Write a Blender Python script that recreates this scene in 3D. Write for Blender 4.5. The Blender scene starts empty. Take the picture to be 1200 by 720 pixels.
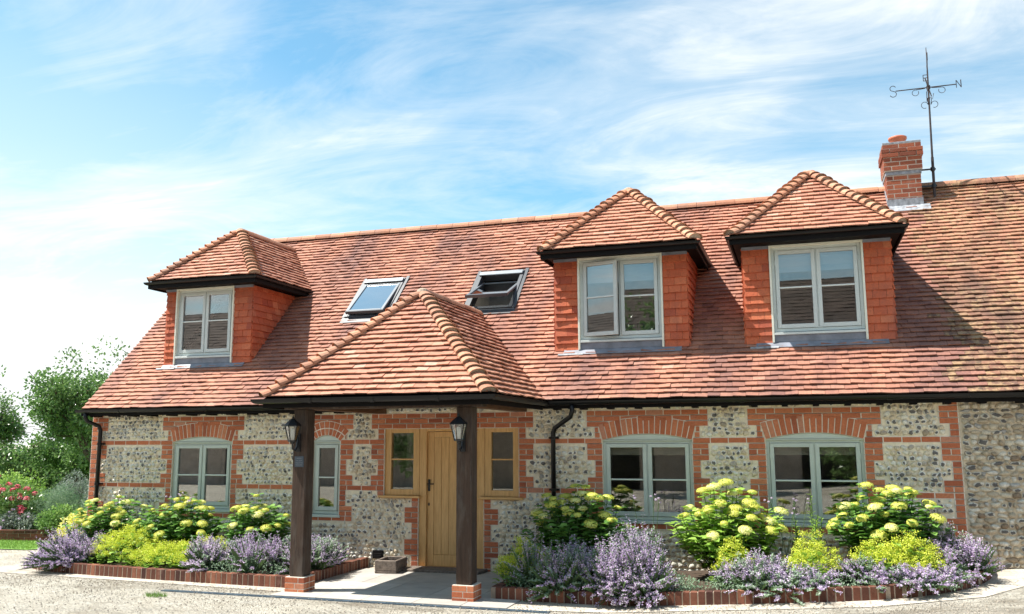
import bpy, math, random
from mathutils import Vector, Matrix
rnd = random.Random(7)
sc = bpy.context.scene
COL = sc.collection
V3 = Vector
rad = math.radians

# ------------------------------------------------------------------ helpers
def tag(o, label=None, cat=None, group=None, kind=None):
    if label: o['label'] = label
    if cat: o['category'] = cat
    if group: o['group'] = group
    if kind: o['kind'] = kind
    return o

def thing(name, loc, label, cat, group=None):
    o = bpy.data.objects.new(name, None); COL.objects.link(o)
    o.location = loc; o.empty_display_size = .2
    return tag(o, label, cat, group)

def clip_half(poly, a, b, c):            # keep a*x+b*y<=c
    out = []
    n = len(poly)
    for i in range(n):
        p = poly[i]; q = poly[(i+1) % n]
        dp = a*p[0]+b*p[1]-c; dq = a*q[0]+b*q[1]-c
        if dp <= 0: out.append(p)
        if (dp < 0 < dq) or (dq < 0 < dp):
            t = dp/(dp-dq); out.append((p[0]+(q[0]-p[0])*t, p[1]+(q[1]-p[1])*t))
    return out

def clip_convex(subj, clip):             # clip is counter-clockwise
    out = subj
    n = len(clip)
    for i in range(n):
        x0, y0 = clip[i]; x1, y1 = clip[(i+1) % n]
        a, b = (y1-y0), -(x1-x0)
        out = clip_half(out, a, b, a*x0+b*y0)
        if len(out) < 3: return []
    return out

def area2(poly):
    return sum(poly[i][0]*poly[(i+1)%len(poly)][1]-poly[(i+1)%len(poly)][0]*poly[i][1] for i in range(len(poly)))/2

def cells(x0, x1, z0, z1, holes):
    xs = sorted({x0, x1} | {v for h in holes for v in h[:2] if x0 < v < x1})
    zs = sorted({z0, z1} | {v for h in holes for v in h[2:] if z0 < v < z1})
    out = []
    for j in range(len(zs)-1):
        run = None
        for i in range(len(xs)-1):
            cx = (xs[i]+xs[i+1])/2; cz = (zs[j]+zs[j+1])/2
            inside = any(h[0] < cx < h[1] and h[2] < cz < h[3] for h in holes)
            if inside:
                if run: out.append(run); run = None
            else:
                run = (run[0], xs[i+1], zs[j], zs[j+1]) if run else (xs[i], xs[i+1], zs[j], zs[j+1])
        if run: out.append(run)
    return out

def clamp01(x): return 0. if x < 0 else 1. if x > 1 else x
class MB:
    def __init__(s):
        s.v = []; s.f = []; s.t = []; s.a = []; s.m = []; s.mi = 0
    def add(s, pts, faces, tint=.5, aux=0.):
        b = len(s.v)
        s.v.extend(tuple(p) for p in pts)
        n = len(pts)
        s.t.extend(tint if isinstance(tint, list) else [tint]*n)
        s.a.extend(aux if isinstance(aux, list) else [aux]*n)
        for f in faces:
            s.f.append(tuple(b+i for i in f)); s.m.append(s.mi)
    def box(s, x0, x1, y0, y1, z0, z1, tint=.5, aux=0.):
        s.add([(x0,y0,z0),(x1,y0,z0),(x1,y1,z0),(x0,y1,z0),(x0,y0,z1),(x1,y0,z1),(x1,y1,z1),(x0,y1,z1)],
              [(0,3,2,1),(4,5,6,7),(0,1,5,4),(1,2,6,5),(2,3,7,6),(3,0,4,7)], tint, aux)
    def obox(s, c, ax, ay, az, tint=.5, aux=0.):      # centre and three half-axes
        c, ax, ay, az = V3(c), V3(ax), V3(ay), V3(az)
        P = [c+i*ax+j*ay+k*az for k in (-1,1) for j, i in ((-1,-1),(-1,1),(1,1),(1,-1))]
        s.add(P, [(0,3,2,1),(4,5,6,7),(0,1,5,4),(1,2,6,5),(2,3,7,6),(3,0,4,7)], tint, aux)
    def prism(s, bot, top, tint=.5, aux=0.):
        n = len(bot)
        s.add(list(bot)+list(top), [tuple(range(n-1,-1,-1)), tuple(range(n,2*n))]+[(i,(i+1)%n,n+(i+1)%n,n+i) for i in range(n)], tint, aux)
    def poly(s, pts, tint=.5, aux=0.):
        s.add(pts, [tuple(range(len(pts)))], tint, aux)
    def beam(s, p, q, w, h, up=(0,0,1), tint=.5, aux=0.):
        p, q, up = V3(p), V3(q), V3(up)
        d = (q-p); L = d.length; d /= L
        sd = d.cross(up).normalized(); u2 = sd.cross(d)
        s.obox((p+q)/2, d*L/2, sd*w/2, u2*h/2, tint, aux)
    def tube(s, path, r, seg=8, tint=.5, aux=0., cap=True):
        path = [V3(p) for p in path]; n = len(path)
        rs = r if isinstance(r, (list, tuple)) else [r]*n
        d0 = (path[1]-path[0]).normalized()
        ref = V3((0,0,1)) if abs(d0.z) < .9 else V3((1,0,0))
        side = d0.cross(ref).normalized()
        P = []
        for i in range(n):
            if i == 0: d = path[1]-path[0]
            elif i == n-1: d = path[-1]-path[-2]
            else: d = (path[i+1]-path[i]).normalized()+(path[i]-path[i-1]).normalized()
            d.normalize()
            side = (side-d*side.dot(d)).normalized(); up = d.cross(side)
            for k in range(seg):
                a = 2*math.pi*k/seg
                P.append(path[i]+(side*math.cos(a)+up*math.sin(a))*rs[i])
        F = []
        for i in range(n-1):
            for k in range(seg):
                k2 = (k+1) % seg
                F.append((i*seg+k, i*seg+k2, (i+1)*seg+k2, (i+1)*seg+k))
        if cap: F.append(tuple(range(seg-1,-1,-1))); F.append(tuple((n-1)*seg+k for k in range(seg)))
        s.add(P, F, tint, aux)
    def lathe(s, prof, c, seg=16, tint=.5, aux=0.):
        c = V3(c); P = []; F = []
        for r, z in prof:
            for k in range(seg):
                a = 2*math.pi*k/seg; P.append(c+V3((r*math.cos(a), r*math.sin(a), z)))
        for i in range(len(prof)-1):
            for k in range(seg):
                k2 = (k+1) % seg; F.append((i*seg+k, i*seg+k2, (i+1)*seg+k2, (i+1)*seg+k))
        s.add(P, F, tint, aux)
    def sweep(s, path, prof, tint=.5, aux=0.):        # horizontal path, profile of (outward, dz), outward = right of travel
        path = [V3(p) for p in path]; n = len(path); m = len(prof); P = []
        for i in range(n):
            if i == 0: d = (path[1]-path[0]).normalized(); k = 1
            elif i == n-1: d = (path[-1]-path[-2]).normalized(); k = 1
            else:
                a = (path[i]-path[i-1]).normalized(); b = (path[i+1]-path[i]).normalized()
                d = (a+b).normalized(); k = 1/max(.3, d.dot(a))
            o = V3((d.y, -d.x, 0)).normalized()*k
            for u, z in prof: P.append(path[i]+o*u+V3((0,0,z)))
        F = [(i*m+j, (i+1)*m+j, (i+1)*m+(j+1)%m, i*m+(j+1)%m) for i in range(n-1) for j in range(m)]
        F.append(tuple(range(m))); F.append(tuple((n-1)*m+j for j in range(m-1,-1,-1)))
        s.add(P, F, tint, aux)
    def build(s, name, mat, parent=None, smooth=False, bevel=0, label=None):
        me = bpy.data.meshes.new(name)
        off = V3((0,0,0)); p = parent
        while p is not None and p.parent is not None: p = p.parent
        if p is not None: off = p.location.copy()
        me.from_pydata([(a-off.x, b-off.y, c-off.z) for a, b, c in s.v], [], s.f)
        for m in (mat if isinstance(mat, (list, tuple)) else [mat]): me.materials.append(m)
        at = me.attributes.new('tint', 'FLOAT', 'POINT'); at.data.foreach_set('value', s.t)
        at = me.attributes.new('aux', 'FLOAT', 'POINT'); at.data.foreach_set('value', s.a)
        me.polygons.foreach_set('material_index', s.m)
        if smooth: me.polygons.foreach_set('use_smooth', [True]*len(s.f))
        me.update()
        o = bpy.data.objects.new(name, me); COL.objects.link(o)
        if parent is not None: o.parent = parent
        if bevel:
            b = o.modifiers.new('bevel', 'BEVEL'); b.width = bevel; b.segments = 1; b.limit_method = 'ANGLE'
        if label: o['label'] = label
        return o

# ------------------------------------------------------------------ materials
def new_mat(name):
    m = bpy.data.materials.new(name); m.use_nodes = True
    nt = m.node_tree; b = nt.nodes['Principled BSDF']
    return m, nt, b
class NB:
    def __init__(s, nt): s.nt = nt
    def n(s, t, **kw):
        x = s.nt.nodes.new(t)
        for k, v in kw.items(): setattr(x, k, v)
        return x
    def l(s, a, b): s.nt.links.new(a, b)
    def obj(s, scale=(1,1,1), rot=(0,0,0)):
        g = s.n('ShaderNodeNewGeometry'); m = s.n('ShaderNodeMapping')
        m.inputs['Scale'].default_value = scale; m.inputs['Rotation'].default_value = rot
        s.l(g.outputs['Position'], m.inputs['Vector']); return m.outputs['Vector']
    def noise(s, vec, scale, detail=4, rough=.6, dist=0.):
        x = s.n('ShaderNodeTexNoise'); x.inputs['Scale'].default_value = scale
        x.inputs['Detail'].default_value = detail; x.inputs['Roughness'].default_value = rough
        x.inputs['Distortion'].default_value = dist
        s.l(vec, x.inputs['Vector']); return x.outputs['Fac']
    def ramp(s, fac, stops, interp='LINEAR'):
        r = s.n('ShaderNodeValToRGB'); e = r.color_ramp; e.interpolation = interp
        while len(e.elements) < len(stops): e.elements.new(.5)
        for q, (p, c) in zip(e.elements, stops):
            q.position = p; q.color = (c, c, c, 1) if isinstance(c, (int, float)) else (*c, 1)
        s.l(fac, r.inputs['Fac']); return r.outputs['Color']
    def mix(s, fac, a, b, mode='MIX'):
        x = s.n('ShaderNodeMix', data_type='RGBA', blend_type=mode)
        for i, q in ((0, fac), (6, a), (7, b)):
            if isinstance(q, (int, float)): x.inputs[i].default_value = q
            elif isinstance(q, tuple): x.inputs[i].default_value = (*q, 1)
            else: s.l(q, x.inputs[i])
        return x.outputs[2]
    def math(s, op, a, b=0., c=0.):
        x = s.n('ShaderNodeMath', operation=op)
        for i, q in enumerate((a, b, c)):
            if isinstance(q, (int, float)): x.inputs[i].default_value = q
            else: s.l(q, x.inputs[i])
        return x.outputs[0]
    def attr(s, name):
        return s.n('ShaderNodeAttribute', attribute_name=name).outputs['Fac']
    def bump(s, h, strength, dist, b):
        x = s.n('ShaderNodeBump'); x.inputs['Strength'].default_value = strength; x.inputs['Distance'].default_value = dist
        s.l(h, x.inputs['Height']); s.l(x.outputs['Normal'], b.inputs['Normal'])

def simple(name, col, rough=.6, metal=0, spec=.5, var=.12, nscale=8, bumps=0., bscale=60, coat=0, stretch=(1,1,1)):
    m, nt, b = new_mat(name); N = NB(nt)
    vec = N.obj(stretch)
    f = N.noise(vec, nscale, 5)
    lo = tuple(c*(1-var) for c in col); hi = tuple(min(1, c*(1+var)) for c in col)
    c = N.ramp(f, [(.3, lo), (.7, hi)])
    t = N.ramp(N.attr('tint'), [(0, .75), (1, 1.25)])
    c = N.mix(1., c, t, 'MULTIPLY')
    N.l(c, b.inputs['Base Color'])
    b.inputs['Roughness'].default_value = rough; b.inputs['Metallic'].default_value = metal
    b.inputs['Specular IOR Level'].default_value = spec; b.inputs['Coat Weight'].default_value = coat
    if bumps: N.bump(N.noise(vec, bscale, 6), bumps, .01, b)
    return m

def tile_mat(name, stops, stain=(.13,.055,.05), stain_amt=.75, lichen=0., rough=.75, sscale=.55, spec=.3):
    m, nt, b = new_mat(name); N = NB(nt)
    vec = N.obj()
    c = N.ramp(N.attr('tint'), stops)
    fine = N.noise(vec, 35, 5, .7)
    c = N.mix(1., c, N.ramp(fine, [(.25, .72), (.75, 1.22)]), 'MULTIPLY')
    sv = N.obj((1, .35, .35))
    s1 = N.ramp(N.noise(sv, sscale*2.2, 5, .65), [(.46, 0), (.66, stain_amt)])
    c = N.mix(s1, c, stain)
    c = N.mix(N.math('MULTIPLY', N.attr('aux'), N.ramp(fine, [(.3, 1.), (.7, .6)])), c, stain)
    if lichen:
        l1 = N.ramp(N.noise(vec, 9, 6, .75), [(.47, 0), (.56, 1)])
        l2 = N.ramp(N.noise(vec, 1.1, 3), [(.36, 0), (.56, 1)])
        c = N.mix(N.math('MULTIPLY', N.math('MULTIPLY', l1, l2), lichen), c, (.40,.26,.14))
        l3 = N.ramp(N.noise(vec, 14, 5, .7), [(.56, 0), (.63, 1)])
        c = N.mix(N.math('MULTIPLY', l3, lichen*.8), c, (.09,.07,.045))
    N.l(c, b.inputs['Base Color']); b.inputs['Roughness'].default_value = rough
    b.inputs['Specular IOR Level'].default_value = spec
    N.bump(N.noise(vec, 90, 4), .5, .004, b)
    return m

M = {}
M['tile'] = tile_mat('roof_tile', [(0,(.31,.13,.09)),(.2,(.39,.17,.11)),(.5,(.44,.20,.13)),(.8,(.49,.235,.155)),(1,(.52,.29,.21))], stain=(.17,.085,.075), stain_amt=.8)
M['porch_tile'] = tile_mat('porch_tile', [(0,(.37,.16,.105)),(.3,(.44,.195,.125)),(.6,(.48,.22,.14)),(.85,(.53,.26,.17)),(1,(.55,.32,.23))], stain=(.33,.14,.105), stain_amt=.5)
M['old_tile'] = tile_mat('old_roof_tile', [(0,(.20,.095,.065)),(.3,(.32,.145,.09)),(.6,(.40,.185,.115)),(.85,(.46,.24,.15)),(1,(.44,.29,.20))], stain=(.11,.065,.05), stain_amt=.8, lichen=.8, sscale=.8)
M['opp_tile'] = simple('dark_barn_tile', (.10,.065,.05), .8, var=.3, nscale=2)
M['hip'] = tile_mat('hip_tile', [(0,(.40,.18,.105)),(.5,(.52,.24,.14)),(1,(.60,.31,.19))], stain=(.28,.16,.115), stain_amt=.6)
M['mortar_hip'] = simple('hip_mortar', (.42,.32,.24), .9, bumps=.4)
M['hung'] = tile_mat('hung_tile', [(0,(.38,.08,.04)),(.3,(.48,.11,.047)),(.7,(.54,.135,.058)),(1,(.60,.19,.09))], stain=(.30,.09,.06), stain_amt=.6, rough=.7, sscale=1.3)
def brick_mat(name, stops):
    m, nt, b = new_mat(name); N = NB(nt); vec = N.obj()
    c = N.ramp(N.attr('tint'), stops)
    c = N.mix(1., c, N.ramp(N.noise(vec, 40, 5, .7), [(.25,.75),(.75,1.2)]), 'MULTIPLY')
    ef = N.ramp(N.noise(vec, 3.5, 5, .7), [(.58,0),(.78,.45)])
    c = N.mix(ef, c, (.42,.27,.21))
    N.l(c, b.inputs['Base Color']); b.inputs['Roughness'].default_value = .85
    b.inputs['Specular IOR Level'].default_value = .2
    N.bump(N.noise(vec, 120, 4), .6, .004, b); return m
M['brick'] = brick_mat('brick', [(0,(.34,.10,.055)),(.25,(.44,.135,.065)),(.6,(.52,.165,.08)),(.85,(.57,.21,.105)),(1,(.50,.22,.14))])
M['edgebrick'] = brick_mat('edging_brick', [(0,(.075,.035,.028)),(.5,(.17,.066,.042)),(1,(.30,.125,.078))])
M['mortar'] = simple('brick_mortar', (.72,.64,.54), .95, var=.15, bumps=.5)
M['chimney_brick'] = brick_mat('chimney_brick', [(0,(.20,.065,.04)),(.3,(.30,.09,.05)),(.7,(.40,.13,.065)),(1,(.46,.18,.10))])
M['edge_mortar'] = simple('edging_mortar', (.34,.27,.205), .95, var=.2, bumps=.5)
def flint_mat(name, stops, dark, rim=(.86,.82,.74)):
    m, nt, b = new_mat(name); N = NB(nt); vec = N.obj()
    c = N.ramp(N.attr('tint'), stops)
    n1 = N.noise(vec, 60, 4, .7)
    c = N.mix(1., c, N.ramp(n1, [(.25,.6),(.75,1.2)]), 'MULTIPLY')
    a = N.math('ADD', N.attr('aux'), N.math('MULTIPLY', N.math('SUBTRACT', n1, .5), .35))
    c = N.mix(N.ramp(a, [(.30,0),(.38,1)]), c, rim)
    dk = N.mix(N.noise(vec, 25, 3), dark, tuple(x*3.2 for x in dark))
    c = N.mix(N.ramp(a, [(.66,0),(.74,1)]), c, dk)
    N.l(c, b.inputs['Base Color'])
    b.inputs['Roughness'].default_value = .55
    N.bump(N.noise(vec, 38, 5, .7), .8, .02, b); return m
M['flint'] = flint_mat('flint', [(0,(.44,.32,.20)),(.10,(.42,.39,.35)),(.25,(.70,.57,.40)),(.5,(.82,.74,.58)),(.85,(.88,.84,.74)),(1,(.52,.50,.46))], (.065,.06,.056))
M['old_flint'] = flint_mat('old_flint', [(0,(.28,.20,.13)),(.2,(.46,.37,.26)),(.5,(.66,.57,.43)),(.8,(.78,.73,.63)),(1,(.40,.38,.36))], (.055,.05,.046), (.66,.61,.52))
M['flint_mortar'] = simple('flint_mortar', (.78,.68,.52), .95, var=.14, nscale=14, bumps=.7)
M['old_mortar'] = simple('old_mortar', (.60,.50,.37), .95, var=.22, nscale=10, bumps=.9)
def wood_mat(name, c0, c1, stretch, rough=.5, scale=14, bands=.0):
    m, nt, b = new_mat(name); N = NB(nt)
    v = N.obj(stretch); f = N.noise(v, scale, 6, .65, .3)
    c = N.ramp(f, [(.3,c0),(.7,c1)])
    c = N.mix(1., c, N.ramp(N.attr('tint'), [(0,.75),(1,1.25)]), 'MULTIPLY')
    if bands:
        c = N.mix(N.math('MULTIPLY', N.ramp(N.noise(N.obj((1,1,.25)), 9, 6, .7), [(.48,0),(.7,1)]), bands), c, (.13,.115,.10))
    N.l(c, b.inputs['Base Color']); b.inputs['Roughness'].default_value = rough
    N.bump(f, .35, .003, b); return m
M['oak'] = wood_mat('oak', (.54,.29,.10), (.76,.46,.19), (3,3,.25), .45)
M['oak_h'] = wood_mat('oak_rail', (.54,.29,.10), (.76,.46,.19), (.25,3,3), .45)
M['dark_oak'] = wood_mat('dark_oak', (.024,.012,.007), (.075,.042,.026), (3,3,.2), .85, bands=.45)
M['beam'] = wood_mat('weathered_beam', (.08,.035,.018), (.16,.075,.035), (3,.3,3), .7)
M['sage'] = simple('sage_paint', (.49,.54,.49), .4, var=.05)
M['pale'] = simple('pale_paint', (.56,.60,.58), .4, var=.05)
M['cream'] = simple('cream_paint', (.68,.68,.58), .45, var=.05)
M['black'] = simple('black_plastic', (.005,.005,.006), .32, spec=.3, var=.2)
M['fascia'] = simple('black_board', (.005,.004,.004), .7, spec=.15, var=.2)
M['lead'] = simple('lead', (.18,.19,.225), .5, var=.3, nscale=5, bumps=.3, bscale=8)
M['lead_light'] = simple('weathered_lead', (.24,.25,.27), .6, var=.5, nscale=14)
M['iron'] = simple('rusted_iron', (.035,.022,.022), .6, var=.4)
M['black_iron'] = simple('black_iron', (.012,.012,.014), .35, var=.2)
M['pot'] = simple('terracotta', (.50,.13,.06), .6, var=.15)
M['alu'] = simple('grey_cladding', (.21,.225,.24), .35, var=.06, metal=.3)
M['dkalu'] = simple('dark_cladding', (.045,.05,.06), .4, var=.1)
M['plaster'] = simple('interior_plaster', (.78,.74,.68), .9)
M['interior_dark'] = simple('interior_floor', (.10,.08,.06), .8)
M['blind'] = simple('blind_cloth', (.78,.80,.86), .8, var=.03)
M['beige'] = simple('beige_blind', (.55,.50,.38), .8, var=.04)
M['slate'] = simple('slate', (.06,.075,.095), .5, var=.25, nscale=30)
M['sign_text'] = simple('sign_lettering', (.22,.24,.27), .6)
M['stone_trough'] = simple('trough_stone', (.17,.135,.11), .9, var=.45, nscale=22, bumps=.8, bscale=40)
M['flag'] = simple('flagstone', (.40,.37,.33), .85, var=.16, nscale=3, bumps=.3, bscale=40)
M['kerbstone'] = simple('concrete_strip', (.50,.46,.40), .9, var=.18, nscale=4, bumps=.5)
M['drain'] = simple('drain_metal', (.10,.15,.20), .4, var=.2, metal=.4)
M['soil'] = simple('soil', (.055,.035,.022), .95, var=.4, nscale=20, bumps=1., bscale=30)
M['candle'] = simple('frosted_tube', (.80,.80,.78), .4, var=.02)
M['stem'] = simple('green_stem', (.08,.14,.04), .7)
M['bark'] = simple('bark', (.10,.075,.05), .9, var=.4, nscale=20, bumps=1.)
m, nt, b = new_mat('window_glass'); N = NB(nt)
tr = N.n('ShaderNodeBsdfTransparent'); tr.inputs['Color'].default_value = (.93,.95,.94,1)
gl = N.n('ShaderNodeBsdfGlossy'); gl.inputs['Roughness'].default_value = .01
fr = N.n('ShaderNodeFresnel'); fr.inputs['IOR'].default_value = 1.5
fm = N.math('MINIMUM', N.math('MULTIPLY', fr.outputs[0], 4.), 1.)
mx = N.n('ShaderNodeMixShader'); N.l(fm, mx.inputs[0]); N.l(tr.outputs[0], mx.inputs[1]); N.l(gl.outputs[0], mx.inputs[2])
N.l(mx.outputs[0], nt.nodes['Material Output'].inputs['Surface'])
M['glass'] = m
m2_ = m.copy(); m2_.name = 'solar_glass'; M['solar'] = m2_
for x_ in m2_.node_tree.nodes:
    if x_.type == 'MATH' and x_.operation == 'MULTIPLY': x_.inputs[1].default_value = 8.
    if x_.type == 'FRESNEL': x_.inputs['IOR'].default_value = 1.55

def leaf_mat(name, stops, trans=.35, rough=.5, spec=.3):
    m, nt, b = new_mat(name); N = NB(nt)
    c = N.ramp(N.attr('tint'), stops)
    N.l(c, b.inputs['Base Color']); b.inputs['Roughness'].default_value = rough
    b.inputs['Specular IOR Level'].default_value = spec
    t = N.n('ShaderNodeBsdfTranslucent'); N.l(c, t.inputs['Color'])
    mx = N.n('ShaderNodeMixShader'); mx.inputs[0].default_value = trans
    N.l(b.outputs[0], mx.inputs[1]); N.l(t.outputs[0], mx.inputs[2])
    N.l(mx.outputs[0], nt.nodes['Material Output'].inputs['Surface'])
    return m
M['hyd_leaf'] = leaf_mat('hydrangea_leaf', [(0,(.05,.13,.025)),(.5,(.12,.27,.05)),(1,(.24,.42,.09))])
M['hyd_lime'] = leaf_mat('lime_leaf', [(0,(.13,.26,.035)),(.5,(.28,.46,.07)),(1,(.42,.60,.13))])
M['hyd_head'] = leaf_mat('hydrangea_head', [(0,(.50,.55,.10)),(.5,(.76,.74,.15)),(1,(.88,.86,.42))], .25)
M['alch'] = leaf_mat('lime_froth', [(0,(.34,.48,.04)),(.5,(.70,.74,.07)),(1,(.86,.87,.20))], .3)
M['cat_leaf'] = leaf_mat('catmint_leaf', [(0,(.13,.22,.12)),(.5,(.28,.39,.25)),(1,(.46,.56,.42))])
M['cat_fl'] = leaf_mat('catmint_flower', [(0,(.36,.25,.42)),(.5,(.60,.46,.68)),(1,(.84,.72,.84))], .3)
M['tree_leaf'] = leaf_mat('tree_leaf', [(0,(.055,.12,.03)),(.5,(.15,.27,.07)),(1,(.25,.38,.13))], .4, .3, .6)
M['lime_shrub'] = leaf_mat('lime_shrub_leaf', [(0,(.14,.26,.04)),(.5,(.28,.45,.08)),(1,(.44,.58,.16))])
M['blue_shrub'] = leaf_mat('grey_green_leaf', [(0,(.08,.16,.09)),(.5,(.18,.29,.17)),(1,(.32,.42,.28))])
M['silver'] = leaf_mat('silver_leaf', [(0,(.12,.16,.12)),(.5,(.26,.31,.25)),(1,(.42,.46,.40))], .2)
M['mid_shrub'] = leaf_mat('green_shrub_leaf', [(0,(.06,.14,.03)),(.5,(.14,.27,.06)),(1,(.28,.42,.12))])
M['red_fl'] = leaf_mat('red_flower', [(0,(.45,.03,.06)),(.5,(.66,.08,.13)),(1,(.80,.35,.38))], .2)
M['pink_fl'] = leaf_mat('pink_flower', [(0,(.45,.12,.22)),(1,(.60,.25,.38))], .2)
M['grass'] = leaf_mat('grass_blade', [(0,(.08,.16,.03)),(.5,(.16,.30,.05)),(1,(.28,.42,.09))])
# ------------------------------------------------------------------ scene-wide geometry constants
def gz(x, y=0):                                        # ground rises gently to the right
    t = max(0., x+2.2)
    return .07*t*t/(t+.35) if x < 6 else .07*(8.2**2)/8.55
C = V3((0,-12.2209,1.8598))
Mrow = ((.951106,.308826,-.004875),(.050618,-.140279,.988817),(-.304688,.940717,.149052))

# camera
cam = bpy.data.cameras.new('camera'); co = bpy.data.objects.new('camera', cam); COL.objects.link(co)
r_, u_, f_ = (V3(q).normalized() for q in Mrow)
co.matrix_world = Matrix(((r_.x,u_.x,-f_.x,C.x),(r_.y,u_.y,-f_.y,C.y),(r_.z,u_.z,-f_.z,C.z),(0,0,0,1)))
cam.sensor_width = 36; cam.lens = 1030.85/1200*36; cam.clip_end = 2000; cam.clip_start = .1
sc.camera = co

# ------------------------------------------------------------------ tiles
def tile_field(mb, O, U, V, poly, gauge=.1, width=.165, lift=.033, th=.019, holes=(), tint=None, jit=1., wave=.0, bond=.5, router=None, stainf=None):
    O, U, V = V3(O), V3(U), V3(V); N = U.cross(V).normalized()
    if area2(poly) < 0: poly = poly[::-1]
    us = [p[0] for p in poly]; vs = [p[1] for p in poly]
    u_min, u_max, v_min, v_max = min(us), max(us), min(vs), max(vs)
    i = 0; v = v_min
    while v < v_max-.01:
        k = -1; sh = (i % 2)*bond*width+rnd.uniform(-.012,.012)*jit
        rowj = rnd.uniform(-.004,.004)*jit
        while True:
            u0 = u_min-width+sh+k*width; u1 = u0+width-.003; k += 1
            if u0 > u_max: break
            if u1 < u_min: continue
            um = (u0+u1)/2
            if any(h[0] < um < h[1] and h[2] < v+gauge*.5 < h[3] for h in holes): continue
            dv = rowj+rnd.uniform(-.004,.004)*jit+wave*math.sin(um*1.9+i*.31)
            sk = rnd.uniform(-.003,.003)*jit
            v0a, v0b = v+dv-sk, v+dv+sk
            if i == 0: v0a, v0b = max(v0a, v_min), max(v0b, v_min)
            q = clip_convex([(u0,v0a),(u1,v0b),(u1,v+gauge+.03),(u0,v+gauge+.03)], poly)
            if len(q) < 3 or abs(area2(q)) < .0006: continue
            L = lift+rnd.uniform(-.006,.007)*jit; tw = rnd.uniform(-.0045,.0045)*jit
            def h(p): return L*(1-(p[1]-v)/(gauge+.03))+tw*(p[0]-um)/width*2
            top = [O+U*p[0]+V*p[1]+N*h(p) for p in q]
            bot = [O+U*p[0]+V*p[1]+N*(h(p)-th) for p in q]
            t = rnd.random() if tint is None else tint(um, v)
            (router(um, v) if router else mb).prism(bot, top, t, stainf(um, v) if stainf else 0.)
        v += gauge; i += 1

def hip_tiles(mb, p0, p1, n1, n2, pitch=.128, r0=.118, r1=.082, length=.2, mort=None, spread=100):
    p0, p1 = V3(p0), V3(p1); d = (p1-p0); L = d.length; d.normalize()
    up = (V3(n1)+V3(n2)); up = (up-d*up.dot(d)).normalized(); side = d.cross(up)
    n = int(L/pitch)
    for i in range(n):
        a = p0+d*(i*pitch-.015); S = 9
        t = rnd.random(); rr = rnd.uniform(-.006,.006)
        P = []
        for (q, r, lf) in ((0, r0+rr, .036+rr*1.5),(length, r1, -.004)):
            for e in (0, .013):
                for k in range(S):
                    an = rad(-spread+2*spread*k/(S-1))
                    P.append(a+d*(q-.03*math.cos(an)*(q == 0)*0)+side*math.sin(an)*(r-e)+up*((math.cos(an))*(r-e)*.62+lf-.022))
        F = []
        for k in range(S-1):
            F.append((k, k+1, 2*S+k+1, 2*S+k)); F.append((S+k+1, S+k, 3*S+k, 3*S+k+1))
            F.append((k+1, k, S+k, S+k+1))
        mb.mi = 0; mb.add(P, F, t)
        mb.mi = 1
        pts = [P[S+k]+d*.026 for k in range(S)]
        mb.poly(pts[::-1], rnd.random())
        mb.mi = 0

def ridge_tiles(mb, p0, p1, length=.3, r=.10, drop=.035, side_up=(0,0,1)):
    p0, p1 = V3(p0), V3(p1); d = (p1-p0); L = d.length; d.normalize()
    up = V3(side_up); side = d.cross(up).normalized(); n = max(1, int(round(L/length))); S = 9
    for i in range(n):
        a = p0+d*(L*i/n+.004); b_ = p0+d*(L*(i+1)/n-.004); P = []; j = rnd.uniform(-.004,.004)
        for q in (a, b_):
            for e in (0, .014):
                for k in range(S):
                    an = rad(-90+180*k/(S-1))
                    P.append(q+side*math.sin(an)*(r-e)+up*(math.cos(an)*(r-e)-drop+j))
        F = []
        for k in range(S-1):
            F += [(k, k+1, 2*S+k+1, 2*S+k), (S+k+1, S+k, 3*S+k, 3*S+k+1), (k+1, k, S+k, S+k+1), (2*S+k, 2*S+k+1, 3*S+k+1, 3*S+k)]
        mb.mi = 0; mb.add(P, F, rnd.random())
    mb.mi = 1; S = 7; P = []
    for q in (p0, p1):
        for k in range(S):
            an = rad(-90+180*k/(S-1)); P.append(q+side*math.sin(an)*(r-.008)+up*(math.cos(an)*(r-.008)-drop))
    mb.add(P, [(k, k+1, S+k+1, S+k) for k in range(S-1)]+[tuple(range(S)), tuple(range(2*S-1,S-1,-1))], .5); mb.mi = 0

def gutter_profile(r=.055):
    pr = [(r*math.cos(rad(a)), r*math.sin(rad(a))) for a in range(-180, 1, 20)]
    return pr+[(r+.004, .004), (r-.01, .004)]+[((r-.009)*math.cos(rad(a)), (r-.009)*math.sin(rad(a))) for a in range(-10, -180, -20)]+[(-r+.01, .004), (-r, .004)]

S45 = math.sqrt(.5)
ZR = 2.6                                              # main roof plane: z = ZR + y
# ================================================================== COTTAGE
cot = thing('cottage', (-4.8,0,0), 'red-tiled flint and brick cottage with three hipped dormers and a timber porch', 'cottage')
XL, XQ = -11.5, 1.88
XV = -11.56; XB = 1.98; XE = 7.6; YR = 3.4
HZ = 1.845
WIN = [(-9.835,-8.70,.74), (-7.222,-6.745,.70), (-2.64,-1.403,.72), (-.445,.765,.73)]
dormers = [dict(c=-9.61, h=1.06, ze=4.62, fl=-10.56, fr=-8.80, wl=-10.317, wr=-9.185, zt=4.50),
           dict(c=-2.42, h=1.13, ze=4.66, fl=-3.45, fr=-1.457, wl=-3.06, wr=-1.84, zt=4.56),
           dict(c=.316, h=1.11, ze=4.68, fl=-.665, fr=1.29, wl=-.275, wr=.915, zt=4.55)]
SKY = [(-7.46,-6.66,3.95,4.74), (-5.22,-4.40,3.98,4.74)]       # x0,x1,z0,z1 on the slope

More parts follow.
